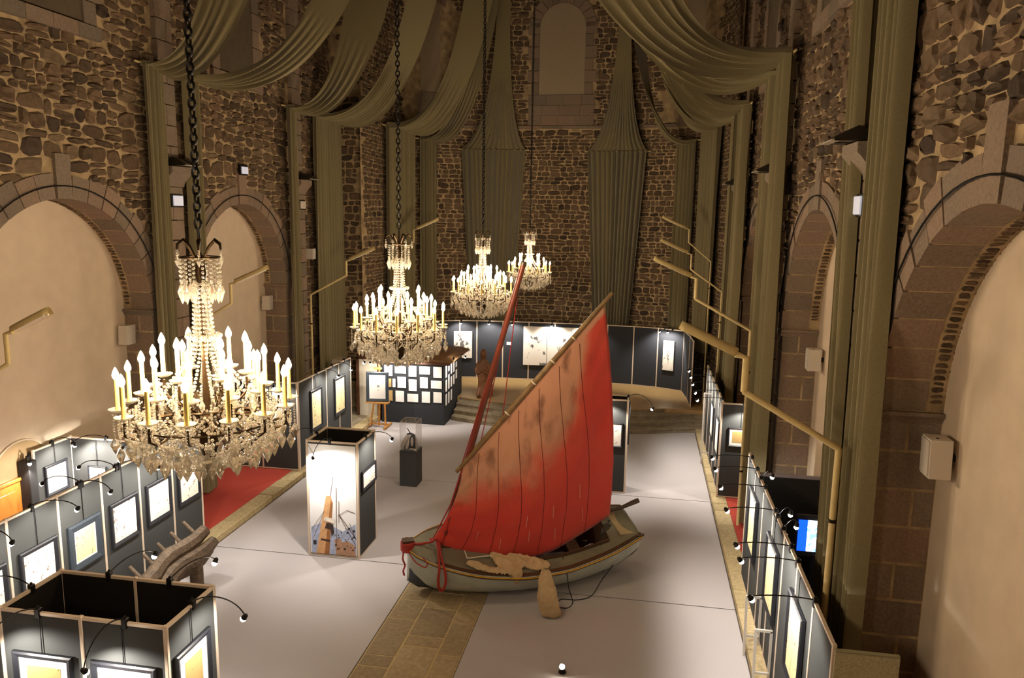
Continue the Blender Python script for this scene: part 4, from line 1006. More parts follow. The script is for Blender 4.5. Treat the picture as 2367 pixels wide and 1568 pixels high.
KS = [[23.26,1.97,23.52,1.55],[23.6,1.96,23.85,1.7],[23.93,1.94,24.18,1.54],[24.26,1.9,24.52,1.54],[24.6,1.86,24.88,1.64],[23.26,1.5,23.52,1.08],[23.6,1.62,23.85,1.1],[23.93,1.48,24.18,1.1],[24.26,1.48,24.52,1.12],[24.6,1.58,24.88,1.24],[23.26,1.03,23.52,.62],[23.6,1.03,23.85,.62],[23.93,1.04,24.18,.64]]
for i, (y0, z1, y1, z0) in enumerate(KS):
    picture('small white print on the kiosk side wall, %s row, %s from the corner' % (['top', 'middle', 'bottom'][i//5], ordn[i % 5]), (-6.165, (y0+y1)/2, (z0+z1)/2), (1, 0), y1-y0, z1-z0, .014, ART_G, frame=FRAMEM, depth=.02, group='small prints on the kiosk side', name='framed_print')
for i, x in enumerate((-7.9, -7.1)):
    clip_lamp(['clip lamp at the left of the kiosk roof edge', 'clip lamp at the middle of the kiosk roof edge'][i], (x, 22.98, 2.16), (0, -1), .5, 0, .1, aim=(x, 23.2, 1.2), watts=30)
clip_lamp('clip lamp on the kiosk roof corner aimed at the side prints', (-5.96, 23.6, 2.16), (1, 0), .4, 0, .1, aim=(-6.15, 23.9, 1.3), watts=26)
# easel with picture
e = thing('easel', 'wooden studio easel standing left of the kiosk', 'easel', (-8.18, 22.6, 0))
for x in (-8.44, -8.18, -7.92): MB().bar((x, 22.5 if x != -8.18 else 22.62, .04), (x*.6-8.18*.4, 22.72, 2.05 if x == -8.18 else 1.0), .05, .035, up=(0, 1, 0)).build('leg', WOOD, e)
MB().cbox((-8.55, 22.38, .82), (-7.8, 22.6, .87), .006).build('ledge', WOOD, e)
MB().cbox((-8.3, 22.5, 1.9), (-8.06, 22.6, 1.96), .006).build('top_clamp', WOOD, e)
MB().bar((-8.5, 22.25, .05), (-8.5, 22.95, .05), .06, .06).build('foot', WOOD, e); MB().bar((-7.88, 22.25, .05), (-7.88, 22.95, .05), .06, .06).build('foot', WOOD, e); MB().bar((-8.5, 22.6, .1), (-7.88, 22.6, .1), .05, .05).build('crossbar', WOOD, e)
picture('white drawing in a wide slate-blue frame standing on the easel', (-8.16, 22.46, 1.36), (.12, -1), .72, .97, .1, ART_G, frame=FRAMEB, depth=.05)
clip_lamp('clip lamp reaching out from the kiosk roof corner over the easel picture', (-8.2, 22.98, 2.13), (0, -1), 1.05, .0, .12, aim=(-8.16, 22.46, 1.4), watts=26)
# statue
stt = MB(); z0 = .55
def ring(z, rx, ry, cx=0, cy=0, n=20, f=.0):
    return [(-5.27+cx+rx*math.cos(2*PI*k/n)*(1+f*math.sin(7*2*PI*k/n)), 25.05+cy+ry*math.sin(2*PI*k/n)*(1+f*math.sin(7*2*PI*k/n)), z0+z) for k in range(n)]
S = [ring(0, .22, .2, f=.08), ring(.1, .21, .19, f=.09), ring(.5, .185, .165, f=.07), ring(.85, .2, .17, f=.05), ring(1.05, .21, .16, f=.03), ring(1.2, .2, .14), ring(1.3, .15, .12), ring(1.36, .09, .09, 0, -.01), ring(1.42, .1, .11, 0, -.02), ring(1.5, .115, .13, 0, -.02), ring(1.6, .105, .125, 0, -.01), ring(1.67, .07, .09, 0, .01), ring(1.71, .02, .03, 0, .02)]
b = len(stt.v)
for rg in S: stt.v += rg
for i in range(len(S)-1):
    for k in range(20): stt.f.append((b+i*20+k, b+i*20+(k+1) % 20, b+(i+1)*20+(k+1) % 20, b+(i+1)*20+k))
stt.f.append(tuple(range(b, b+20))[::-1]); stt.f.append(tuple(range(b+(len(S)-1)*20, b+len(S)*20)))
sv = lambda x, y, z: (-5.27+x, 25.05+y, z0+z)
for s_ in (-1, 1):
    stt.tube([sv(.17*s_, 0, 1.22), sv(.25*s_, -.03, 1.0), sv(.2*s_, -.15, .88), sv(.05*s_, -.2, .96)], [.07, .075, .06, .045], 8)
    stt.tube([sv(.06*s_, -.18, .95), sv(.02*s_, -.23, 1.02), sv(.01*s_, -.235, 1.08)], [.035, .03, .015], 8)
stt.lathe([(0, -.1), (.05, -.08), (.065, 0), (.055, .07), (0, .1)], 10, sv(0, -.1, 1.5)); stt.tube([sv(0, -.16, 1.53), sv(0, -.185, 1.49)], [.008, .016], 6)
stt.tube([sv(-.12, -.1, .35), sv(-.14, -.2, .1)], [.06, .08], 8); stt.tube([sv(.14, .1, .7), sv(.26, .12, .4), sv(.24, .1, .05)], [.06, .07, .09], 8)
sto = stt.build('robed_statue', pm('statue_wood', '6b4325', .5, nscale=9, namt=.3, bump=.3), None, True)
tag(sto, 'brown carved wooden statue of a hooded robed figure at the edge of the choir steps', 'statue')
rm = sto.modifiers.new('remesh', 'REMESH'); rm.mode = 'VOXEL'; rm.voxel_size = .02; rm.use_smooth_shade = True
# pedestal, glass case, carving
pd = thing('pedestal', 'dark grey square pedestal left of the sail', 'pedestal', (-5.61, 17.85, 0))
MB().cbox((-5.84, 17.6, 0), (-5.4, 18.1, .9), .006).build('body', pm('pedestal_grey', '3d3e40', .8, nscale=80, namt=.08), pd); MB().cbox((-5.845, 17.595, .9), (-5.395, 18.105, .92), .004).build('top', pm('pedestal_top', '2c2c2e', .5, namt=0), pd)
GLASS = pm('case_glass', 'ffffff', .02, namt=0, trans=1., spec=.5)
gc = thing('glass_case', 'clear acrylic display case on the dark pedestal', 'display case', (-5.61, 17.85, .92))
for nm, a, b in (('pane', (-5.83, 17.61, .922), (-5.41, 17.615, 1.66)), ('pane', (-5.83, 18.085, .922), (-5.41, 18.09, 1.66)), ('pane', (-5.83, 17.615, .922), (-5.825, 18.085, 1.66)), ('pane', (-5.415, 17.615, .922), (-5.41, 18.085, 1.66)), ('lid', (-5.83, 17.61, 1.66), (-5.41, 18.09, 1.666))): MB().box(a, b).build(nm, GLASS, gc)
mb = MB()
for x, y in ((-5.83, 17.61), (-5.41, 17.61), (-5.41, 18.09), (-5.83, 18.09)): mb.bar((x, y, .922), (x, y, 1.666), .006, .006)
for a, b in (((-5.83, 17.61), (-5.41, 17.61)), ((-5.41, 17.61), (-5.41, 18.09)), ((-5.41, 18.09), (-5.83, 18.09)), ((-5.83, 18.09), (-5.83, 17.61))): mb.bar((*a, 1.666), (*b, 1.666), .006, .006)
mb.build('edge', pm('acrylic_edge', 'e8e0d4', .3, namt=0), gc)
cv = thing('carving', 'pale and black carved sculpture inside the acrylic case', 'sculpture', (-5.62, 17.85, .92))
PALE = pm('pale_carving', 'd9cfbf', .35, nscale=8, namt=.1); DK = pm('dark_carving', '17130f', .35, namt=0)
def c3(x, y, z): return Vector((-5.62+x, 17.85+y, .925+z))
MB().tube([c3(-.17, -.1, .0), c3(-.19, -.12, .05), c3(-.14, -.08, .2), c3(-.08, -.03, .32), c3(-.02, 0, .36)], [.03, .05, .06, .045, .02], 12).build('pale_wing', PALE, cv, True)
MB().tube([c3(-.09, -.06, .01), c3(-.06, -.05, .14), c3(-.03, 0, .3)], [.03, .045, .02], 10).build('pale_wing', PALE, cv, True)
MB().tube([c3(0, -.1, .0), c3(.06, -.13, .03), c3(.14, -.14, .02), c3(.17, -.12, .0)], [.02, .025, .025, .015], 10).build('pale_foot', PALE, cv, True)
MB().lathe([(0, 0), (.1, .02), (.12, .1), (.1, .2), (.09, .28), (.05, .34), (0, .36)], 16, c3(.05, .02, 0)).build('dark_body', DK, cv, True)
MB().tube([c3(-.1, 0, .37), c3(0, .0, .39), c3(.12, -.02, .35)], [.02, .03, .025], 10).build('dark_collar', DK, cv, True)
MB().tube([c3(0, 0, .38), c3(-.06, .0, .48), c3(-.1, 0, .53)], [.015, .012, .01], 8).build('dark_horn', DK, cv, True)
MB().tube([c3(.06, -.1, .1), c3(.07, -.12, .22), c3(.06, -.09, .32)], [.02, .035, .02], 10).build('pale_stripe', PALE, cv, True)
# old ship's timber leaning on the left kerb
tb = thing('ship_timber', 'weathered brown ship timber with wooden pegs lying before the left boards', 'timber', (-8.1, 11.2, 0))
TW = pm('old_timber', '5b4a38', .7, nscale=7, namt=.45, bump=.8, bscale=20, stretch=(1, 3, 3))
A, B_ = Vector((-8.25, 10.3, .42)), Vector((-7.85, 12.15, .95))
P = [A.lerp(B_, i/8)+Vector((.05*math.sin(i), 0, .03*math.sin(i*1.7))) for i in range(9)]
MB().tube(P, [.1, .13, .14, .15, .14, .15, .14, .13, .11], 8).build('beam', TW, tb, True)
MB().tube([p+Vector((.16, .02, -.2)) for p in P[:]], [.12, .15, .16, .15, .17, .15, .16, .14, .1], 7).build('lower_beam', TW, tb, True)
MB().tube([p+Vector((.05, .02, -.38)) for p in P[:]], [.1, .13, .15, .15, .15, .14, .15, .14, .1], 7).build('lower_beam', TW, tb, True)
MB().tube([Vector((-8.1, 10.6, 0.0)), Vector((-8.1, 10.6, .3))], .12, 8).build('block', TW, tb); MB().tube([Vector((-7.8, 11.8, 0.0)), Vector((-7.8, 11.8, .5))], .12, 8).build('block', TW, tb)
for i in range(6):
    q = A.lerp(B_, .12+i*.16); MB().tube([q, q+Vector((-.3, .05, .22))], [.035, .03], 8).build('peg', TW, tb, True)
# clip lamp at the bottom edge, panel unseen, made as a floor spotlight
r = thing('clip_lamp_on_floor', 'small bright clip lamp head, its panel unseen, set on the carpet at the bottom edge of the picture', 'lamp', (-.94, 10.5, 0))
MB().lathe([(.06, 0), (.06, .015), (.02, .02), (.02, .06)], 14, (-.94, 10.5, 0)).build('base', DARKM, r, True)
MB().tube([(-.94, 10.52, .08), (-.94, 10.46, .12), (-.94, 10.43, .14)], [.03, .045, .05], 12).build('lamp_head', DARKM, r, True)
MB().tube([(-.94, 10.43, .14), (-.94, 10.42, .148)], [.042, .03], 12).build('bulb', pm('spot_bulb', 'ffffff', .3, namt=0, emit='fff3e0', estr=60), r, True)
# ================================================================== BOAT
BD, BN, BOW, HEEL, BLIFT = Vector((.9, .44, 0)).normalized(), Vector((-.44, .9, 0)).normalized(), Vector((-4.15, 12.72, 0)), math.radians(12), .055
def BW(u, v, z):
    c, s_ = math.cos(HEEL), math.sin(HEEL)
    return BOW+BD*u+BN*(v*c-z*s_-.3)+Vector((0, 0, z*c+v*s_+BLIFT))
def lut(T, x): 
    xs = [a for a, b in T]; return float(np.interp(x, xs, [b for a, b in T]))
def smooth(T, x, w_=.18): return (lut(T, x-w_)+2*lut(T, x)+lut(T, x+w_))/4 if T[0][0]+.05 < x < T[-1][0]-.05 else lut(T, x)
TB_ = [(0, .03), (.12, .24), (.3, .42), (.6, .62), (.9, .76), (1.3, .88), (2.0, .96), (2.8, .93), (3.5, .8), (4.0, .66), (4.36, .5)]
TS = [(0, .9), (.6, .83), (1.2, .76), (2.0, .70), (2.8, .73), (3.6, .84), (4.36, .98)]
TK = [(0, .16), (.25, .05), (.8, .0), (3.2, .0), (4.0, .14), (4.36, .34)]
hb = lambda u: smooth(TB_, u); hs = lambda u: smooth(TS, u); hk = lambda u: smooth(TK, u)
boat = thing('sailing_boat', 'pale grey wooden sailing dinghy with a red sail on the carpet', 'boat', (-2.2, 13.7, 0), math.atan2(BD.y, BD.x))
HULL = pm('hull_paint', 'a9ada3', .4, nscale=4, namt=.1); NAVY = pm('antifouling', '1b2733', .5, nscale=8, namt=.15); DECK = pm('deck_paint', '6f6c58', .55, nscale=5, namt=.15)
VARN = pm('varnished_wood', '4a3524', .4, nscale=6, namt=.3, stretch=(2, 8, 8)); YEL = pm('yellow_line', 'c8941f', .45, namt=0); SPAR = pm('mast_wood', '6e2f1c', .4, nscale=4, namt=.25); YARD = pm('yard_wood', '7b6038', .5, nscale=6, namt=.3)
REDR = pm('red_rope', '9c2a20', .7, nscale=60, namt=.25); CANV = pm('canvas_cloth', 'bda37c', .85, nscale=14, namt=.1, bump=.25, bscale=60); WELL = pm('well_dark', '2b2a2c', .8, namt=.1)
us = [0, .04, .1, .18, .3, .45, .6]+[.8+.2*i for i in range(18)]+[4.36]
def sec(u, q):
    a = q*PI/2; return hb(u)*math.sin(a)**.75, hk(u)+(hs(u)-hk(u))*(1-math.cos(a))**.85
qs = [i/14 for i in range(15)]
rows = []
for u in us: rows.append([BW(u, -sec(u, q)[0], sec(u, q)[1]) for q in reversed(qs)]+[BW(u, sec(u, q)[0], sec(u, q)[1]) for q in qs[1:]])
mb = MB().grid(rows); nn = len(rows[0]); n0 = len(mb.v)-nn; mb.f.append(tuple(range(n0, n0+nn))); mb.f.append(tuple(range(0, nn))[::-1])
hull = mb.build('hull', HULL, boat, True); sm = hull.modifiers.new('shell', 'SOLIDIFY'); sm.thickness = .012; sm.offset = -1
# keel and forefoot, dark
mb = MB(); kp = [(.02, .3), (.06, .14), (.2, .02), (.5, -.06), (.9, -.07), (1.5, -.05), (3.2, -.05), (4.0, .0), (4.36, .1)]
top = [(u, hk(u)+.07) for u, z in kp]
for s_ in (-.03, .03): mb.grid([[BW(u, s_, z) for u, z in kp], [BW(u, s_*1.6, z) for u, z in top]])
mb.grid([[BW(u, -.03, z) for u, z in kp], [BW(u, .03, z) for u, z in kp]]); mb.build('keel', NAVY, boat)
# boot-top paint at bow and stern (just outside the hull skin)
def skin(u0, u1, q1a, q1b, off, mat, nm, sides=(-1, 1)):
    mb = MB()
    for sd in sides:
        R_ = []
        for i in range(13):
            u = u0+(u1-u0)*i/12; qe = q1a+(q1b-q1a)*i/12; R_.append([BW(u, sd*(sec(u, qe*j/6)[0]+off), sec(u, qe*j/6)[1]-off*.6) for j in range(7)])
        mb.grid(R_)
    return mb.build(nm, mat, boat, True)
skin(.03, .75, .62, .05, .004, NAVY, 'bottom_paint'); skin(3.3, 4.36, .05, .6, .004, NAVY, 'bottom_paint')
# rubbing strakes
for sd in (-1, 1):
    uu = [.03+4.32*i/40 for i in range(41)]
    MB().tube([BW(u, sd*(hb(u)+.014), hs(u)-.035) for u in uu], .022, 6).build('rubbing_strake', VARN, boat, True)
    MB().tube([BW(u, sd*(hb(u)+.03), hs(u)-.012) for u in uu], .011, 6).build('yellow_line', YEL, boat, True)
    MB().grid([[BW(u, sd*hb(u), hs(u)+.012) for u in uu], [BW(u, sd*max(.0, hb(u)-.085), hs(u)+.022) for u in uu]]).build('covering_board', VARN, boat)
# deck with cockpit
C0, C1 = 1.75, 3.75
def inn(u): return 0 if u <= C0 or u >= C1 else hb(u)*.62*min(1, min(u-C0, C1-u)/.06)
ud = sorted(set([.03, .1, .2, .35, .5, .7]+[.9+.17*i for i in range(21)]+[C0, C0+.06, C1-.06, C1])); ud = [u for u in ud if u <= 4.36]
mb = MB()
for sd in (-1, 1):
    mb.grid([[BW(u, sd*(inn(u)+(hb(u)-.01-inn(u))*j/5), hs(u)+.01+.05*(1-((inn(u)+(hb(u)-inn(u))*j/5)/hb(u))**2)) for j in range(6)] for u in ud])
mb.build('deck', DECK, boat, True)
uc = [u for u in ud if C0 <= u <= C1]
for sd in (-1, 1):
    mb = MB(); mb.grid([[BW(u, sd*inn(u), hs(u)+.1) for u in uc], [BW(u, sd*inn(u), .22) for u in uc]]); mb.grid([[BW(u, sd*(inn(u)+.03), hs(u)+.1) for u in uc], [BW(u, sd*(inn(u)+.03), hs(u)-.02) for u in uc]]); mb.grid([[BW(u, sd*inn(u), hs(u)+.1) for u in uc], [BW(u, sd*(inn(u)+.03), hs(u)+.1) for u in uc]])
    mb.build('coaming', VARN, boat)
MB().grid([[BW(u, -max(.02, inn(u)), .24) for u in uc], [BW(u, max(.02, inn(u)), .24) for u in uc]]).build('cockpit_floor', WELL, boat)
for u in (2.35, 3.2):
    mb = MB(); w_ = inn(u); P = [BW(u+a, b*w_, .48+c) for c in (0, .03) for a in (-.12, .12) for b in (-1, 1)]
    mb.add(P, [(0, 1, 3, 2), (4, 6, 7, 5), (0, 4, 5, 1), (2, 3, 7, 6)]).build('thwart', VARN, boat)
def bbox(u0, u1, v0, v1, z0, z1, nm, mat, z0b=None):
    P = [BW(u, v, z) for z in (z0, z1) for u, v in ((u0, v0), (u1, v0), (u1, v1), (u0, v1))]
    return MB().add(P, [(3,2,1,0),(4,5,6,7),(0,1,5,4),(1,2,6,5),(2,3,7,6),(3,0,4,7)]).build(nm, mat, boat)
bbox(1.0, 1.48, -.42, .15, .78, .83, 'hatch', DECK)
mb = MB(); hc = [(1.0, -.42), (1.48, -.42), (1.48, .15), (1.0, .15)]
for a, b in zip(hc, hc[1:]+hc[:1]): mb.bar(BW(*a, .835), BW(*b, .835), .02, .015)
mb.build('hatch_rim', pm('rim_white', 'd6d0c0', .5, namt=0), boat)
bbox(-.1, .1, -.06, .06, .82, 1.06, 'stem_head', VARN); bbox(.48, .76, -.13, .13, .84, .89, 'mast_step', VARN)
bbox(3.95, 4.3, -.42, .42, .96, .985, 'stern_board', pm('tan_board', 'a2906c', .6, nscale=5, namt=.15))
MB().tube([BW(3.85, .3, 1.0), BW(4.25, .3, 1.06), BW(4.5, .3, 1.16), BW(4.62, .3, 1.2)], [.03, .035, .05, .05], 8).build('tiller', VARN, boat, True)
bbox(4.36, 4.46, -.03, .03, .25, .8, 'rudder', VARN)
MB().tube([BW(4.22, -.5, .98), BW(4.38, -.53, 1.0)], .028, 6).build('cleat', VARN, boat)
# mast, yard, sail
MF, MT = BW(.6, 0, .7), BW(1.74, .0, 6.15)
MB().tube([MF.lerp(MT, i/10) for i in range(11)], [.062, .064, .064, .062, .06, .058, .055, .052, .048, .045, .042], 12).build('mast', SPAR, boat, True)
MB().tube([MT-(MT-MF)*.006, MT+(MT-MF)*.004], [.05, .05], 10).build('mast_cap', VARN, boat)
MB().tube([MF.lerp(MT, .3), MF.lerp(MT, .306)], .072, 12).build('mast_band', ALU, boat)
YA, YB = Vector((-3.05, 12.3, 2.4)), Vector((-.49, 12.9, 5.56))
MB().tube([YA.lerp(YB, i/8) for i in range(9)], [.035, .045, .05, .052, .05, .046, .042, .038, .034], 10).build('yard', YARD, boat, True)
for k in (.33, .5, .62, .75): MB().tube([YA.lerp(YB, k), YA.lerp(YB, k+.006)], .058, 10).build('yard_lashing', pm('lashing', 'd8cbb0', .7, namt=0), boat)
def saildye():
    m = bpy.data.materials.new('tanned_sailcloth'); m.use_nodes = True; nt = m.node_tree; b = nt.nodes['Principled BSDF']; b.inputs['Roughness'].default_value = .8; b.inputs['Sheen Weight'].default_value = .2
    at = nt.nodes.new('ShaderNodeAttribute'); at.attribute_name = 'fade'; tc = nt.nodes.new('ShaderNodeTexCoord')
    n = nt.nodes.new('ShaderNodeTexNoise'); n.inputs['Scale'].default_value = 1.6; n.inputs['Detail'].default_value = 6; nt.links.new(tc.outputs['Object'], n.inputs['Vector'])
    ad = nt.nodes.new('ShaderNodeMath'); ad.operation = 'MULTIPLY_ADD'; ad.inputs[1].default_value = .75; nt.links.new(n.outputs['Fac'], ad.inputs[0]); nt.links.new(at.outputs['Fac'], ad.inputs[2])
    r = nt.nodes.new('ShaderNodeValToRGB'); el = r.color_ramp.elements; el[0].position = .4; el[0].color = (*srgb('cb382c'), 1); el[1].position = 1.15 if False else 1.0; el[1].color = (*srgb('c58e70'), 1); e = el.new(.68); e.color = (*srgb('cf4a36'), 1)
    nt.links.new(ad.outputs[0], r.inputs[0])
    n2 = nt.nodes.new('ShaderNodeTexNoise'); n2.inputs['Scale'].default_value = 3.5; n2.inputs['Detail'].default_value = 7; mp = nt.nodes.new('ShaderNodeMapping'); mp.inputs['Scale'].default_value = (1.2, 1.2, .5); mp.inputs['Rotation'].default_value = (0, .8, 0)
    nt.links.new(tc.outputs['Object'], mp.inputs[0]); nt.links.new(mp.outputs[0], n2.inputs['Vector'])
    r2 = nt.nodes.new('ShaderNodeValToRGB'); r2.color_ramp.elements[0].position = .34; r2.color_ramp.elements[0].color = (.45, .4, .38, 1); r2.color_ramp.elements[1].position = .48; r2.color_ramp.elements[1].color = (1, 1, 1, 1); nt.links.new(n2.outputs['Fac'], r2.inputs[0])
    mx = nt.nodes.new('ShaderNodeMix'); mx.data_type = 'RGBA'; mx.blend_type = 'MULTIPLY'; nt.links.new(at.outputs['Fac'], mx.inputs[0]); nt.links.new(r.outputs[0], mx.inputs[6]); nt.links.new(r2.outputs[0], mx.inputs[7])
    nt.links.new(mx.outputs[2], b.inputs['Base Color'])
    bp = nt.nodes.new('ShaderNodeBump'); bp.inputs['Strength'].default_value = .35; bp.inputs['Distance'].default_value = .04; nt.links.new(n2.outputs['Fac'], bp.inputs['Height']); nt.links.new(bp.outputs[0], b.inputs['Normal'])
    return m
ST, SP, SC_, SK = YA.lerp(YB, .035)+Vector((.015, 0, -.035)), YA.lerp(YB, .945)+Vector((.015, 0, -.03)), Vector((-.42, 13.9, 1.2)), Vector((-3.53, 12.5, 1.03))
def sailp(a, b):
    """a along the foot/yard 0..1 (luff to leech), b from foot 0 to head 1"""
    foot = SK.lerp(SC_, a)+Vector((0, 0, -.62*4*a*(1-a)*(1-.35*a)))+Vector((.05, -.22, 0))*4*a*(1-a)
    head = ST.lerp(SP, a)
    p = foot.lerp(head, b)
    luff = 4*b*(1-b)
    p = p+Vector((.1, .0, .0))*luff*(1-a)**3 + Vector((.10, 0, 0))*luff*a**4
    bel = math.sin(PI*min(1, a*1.1))*math.sin(PI*(.12+.88*b))*.22
    p = p-BN*bel*.9
    wr = .014*math.sin(22*a+5*b+3*math.sin(6*b))*(1-b)**.5+.02*math.sin(9*(a-b)*4+2*a)*max(0, b-.35)*max(0, 1-b)*1.6+.012*math.sin(38*b-9*a)*(1-b)*.8
    return p-BN*wr
NA, NB = 60, 48
P = [[sailp(i/NA, j/NB) for i in range(NA+1)] for j in range(NB+1)]
mb = MB().grid(P); sail = mb.build('sail', saildye(), boat, True)
fade = []
for j in range(NB+1):
    for i in range(NA+1):
        a, b = i/NA, j/NB; f = max(0, min(1, (b-.3)/.6))*max(0, min(1, (1.02-a)/.22)) ; f = max(f, max(0, min(1, (b-.62)/.25))*.75)
        d = a-.55-b*.25; f *= 1-.75*max(0, min(1, (d)/.16)) if b < .97 else 1
        fade.append(f)
at = sail.data.attributes.new('fade', 'FLOAT', 'POINT'); at.data.foreach_set('value', np.array(fade, 'f'))
sd_ = sail.modifiers.new('cloth', 'SOLIDIFY'); sd_.thickness = .006
DKR = pm('seam_thread', '5e1712', .8, namt=0)
for a in (.14, .28, .42, .56, .7, .84): MB().tube([sailp(a+.02*math.sin(b*.9/12*3), b/24)-BN*.006 for b in range(0, 24)], .006, 4).build('sail_seam', DKR, boat)
PINK = pm('reef_cord', 'd98a7c', .7, namt=0)
for a, b in ((.2, .17), (.34, .1), (.48, .22), (.5, .12), (.64, .2), (.66, .06), (.8, .22), (.82, .08)):
    MB().tube([sailp(a, b+.07*k/3)-BN*.016 for k in range(4)], .008, 5).build('reef_point', PINK, boat)
# running rigging
mtop = MF.lerp(MT, .95)
for k, (p, q) in enumerate(((mtop, YA.lerp(YB, .3)), (MF.lerp(MT, .9), YA.lerp(YB, .06)), (MF.lerp(MT, .86), YA.lerp(YB, .03)), (MF.lerp(MT, .84), BW(.9, -.05, .82)))):
    MB().tube([p.lerp(q, i/6) for i in range(7)], .0085, 5).build('halyard', REDR, boat)
tk = SK+Vector((-.05, 0, 0))
MB().tube([MF.lerp(MT, .33), BW(.6, -.08, .9)], .012, 6).build('halyard', REDR, boat)
MB().tube([ST, ST.lerp(SK, .5)+Vector((.06, 0, 0)), SK], .014, 6).build('luff_rope', REDR, boat)
MB().tube(cr([tk, BW(.45, -.05, 1.0), BW(.2, -.02, .95), BW(.05, 0, .97)]), .022, 8).build('tack_rope', REDR, boat, True)
mb = MB()
for k in range(5): mb.tube([BW(.0+.105*math.cos(a), .1*math.sin(a), .86+.035*k+.01*math.sin(2*a+k)) for a in [2*PI*i/16 for i in range(17)]], .027, 6, False)
mb.tube(cr([BW(-.07, -.06, .9), BW(-.1, -.1, .74), BW(-.06, -.12, .6), BW(-.09, -.14, .5), BW(-.07, -.14, .4)]), .016, 6)
mb.tube(cr([BW(0, -.1, .86), BW(.1, -.3, .78), BW(.24, -.44, .76), BW(.28, -.42, .82), BW(.22, -.36, .9)]), .011, 6)
mb.build('bow_lashing', REDR, boat, True)
mb = MB()
for k in range(3):
    o = .016*(k-1); w_ = .055+.012*k
    mb.tube(cr([BW(.52+o, -.08, 1.0), BW(.5-w_*.3, -.4, .97), BW(.5-w_*.6, -.62, .86), BW(.5-w_, -.7, .66), BW(.5-w_*.7, -.71, .5-o), BW(.5, -.71, .44-o), BW(.5+w_*.7, -.71, .5-o), BW(.5+w_, -.7, .66), BW(.5+w_*.6, -.62, .86), BW(.5+w_*.3, -.4, .97), BW(.54+o, -.08, 1.0)]), .015, 6)
mb.build('rope_coil', REDR, boat, True)
# things lying in and on the boat
def blob(name, label, cat, pts, mat, flat=1., sub=2, seed=1, amp=.03, parent=None):
    """soft bundle: skinned chain of lumps, remeshed and crumpled"""
    mb = MB()
    for ch in pts:
        mb.tube([p for p, r_ in ch], [r_ for p, r_ in ch], 8)
    o = mb.build(name, mat, parent, True)
    if label: tag(o, label, cat)
    m = o.modifiers.new('remesh', 'REMESH'); m.mode = 'VOXEL'; m.voxel_size = .018; m.use_smooth_shade = True
    tx = bpy.data.textures.new(name+'_crumple', 'CLOUDS'); tx.noise_scale = .09
    d = o.modifiers.new('crumple', 'DISPLACE'); d.texture = tx; d.strength = amp; d.mid_level = .5
    return o
L = lambda *a: [(BW(u, v, z), r_) for u, v, z, r_ in a]
def cloth_over_deck(name, label, cat, caps, mat, thick=.05, seed=1):
    """garment lying on the deck: outline = union of capsules in deck coordinates (u, v, radius), wrinkled height field"""
    rr = random.Random(seed); st_ = .014; us_ = [min(c[0] for cp in caps for c in cp)-.25+st_*i for i in range(140)]; vs_ = [-1.3+st_*i for i in range(100)]
    ph = [rr.uniform(0, 6) for _ in range(8)]
    def mask(u, v):
        m = -9
        for cp in caps:
            for (u0, v0, r0), (u1, v1, r1) in zip(cp, cp[1:]):
                dx, dy = u1-u0, v1-v0; t = max(0, min(1, ((u-u0)*dx+(v-v0)*dy)/(dx*dx+dy*dy))); r_ = r0+(r1-r0)*t
                m = max(m, r_*(1+.08*math.sin(13*u+11*v+ph[0])+.03*math.sin(31*u-23*v))-math.hypot(u-u0-dx*t, v-v0-dy*t))
        return m
    def P(u, v):
        m = mask(u, v); b = hb(u); sh = hs(u)
        base = sh+.03+.05*(1-min(1, (v/b))**2) if abs(v) < b else sh+.03-(abs(v)-b)*2.6
        vv = v if abs(v) < b+.02 else -(b+.02+(abs(v)-b-.02)*.25)
        w1 = abs(math.sin(12*u+7*v+2.5*math.sin(7*v+ph[1])+ph[2])); w2 = abs(math.sin(10*v-8*u+2*math.sin(9*u+ph[3])+ph[4])); w3 = math.sin(31*u+ph[5])*math.sin(27*v+ph[6])
        h = thick*min(1, max(0, m)/.05)**.5*(.55+.9*(1-w1)+.5*(1-w2)+.06*w3+2.0*max(0, m))
        return BW(u, vv, base+(h if abs(v) < b else h*.6))
    keep_ = {}; mb = MB()
    def vid(i, j):
        if (i, j) not in keep_: keep_[(i, j)] = len(mb.v); mb.v.append(tuple(P(us_[i], vs_[j])))
        return keep_[(i, j)]
    for i in range(len(us_)-1):
        for j in range(len(vs_)-1):
            if mask(us_[i]+st_/2, vs_[j]+st_/2) > 0: mb.f.append((vid(i, j), vid(i+1, j), vid(i+1, j+1), vid(i, j+1)))
    o = mb.build(name, mat, None, True); sd2 = o.modifiers.new('cloth', 'SOLIDIFY'); sd2.thickness = .012; sd2.offset = -1
    return tag(o, label, cat)
cloth_over_deck('oilskin_jacket', 'crumpled beige canvas jacket lying over the near side deck of the boat', 'jacket', [
    [(1.0, -.58, .05), (1.15, -.66, .08), (1.4, -.78, .075), (1.6, -.82, .08)], [(1.5, -.4, .08), (1.65, -.6, .17), (1.76, -.78, .17), (1.8, -.86, .12)],
    [(1.8, -.55, .15), (2.0, -.62, .16), (2.25, -.72, .15), (2.36, -.76, .1)], [(1.36, -.22, .04), (1.5, -.24, .06), (1.6, -.4, .07)]], CANV, .05, 3)
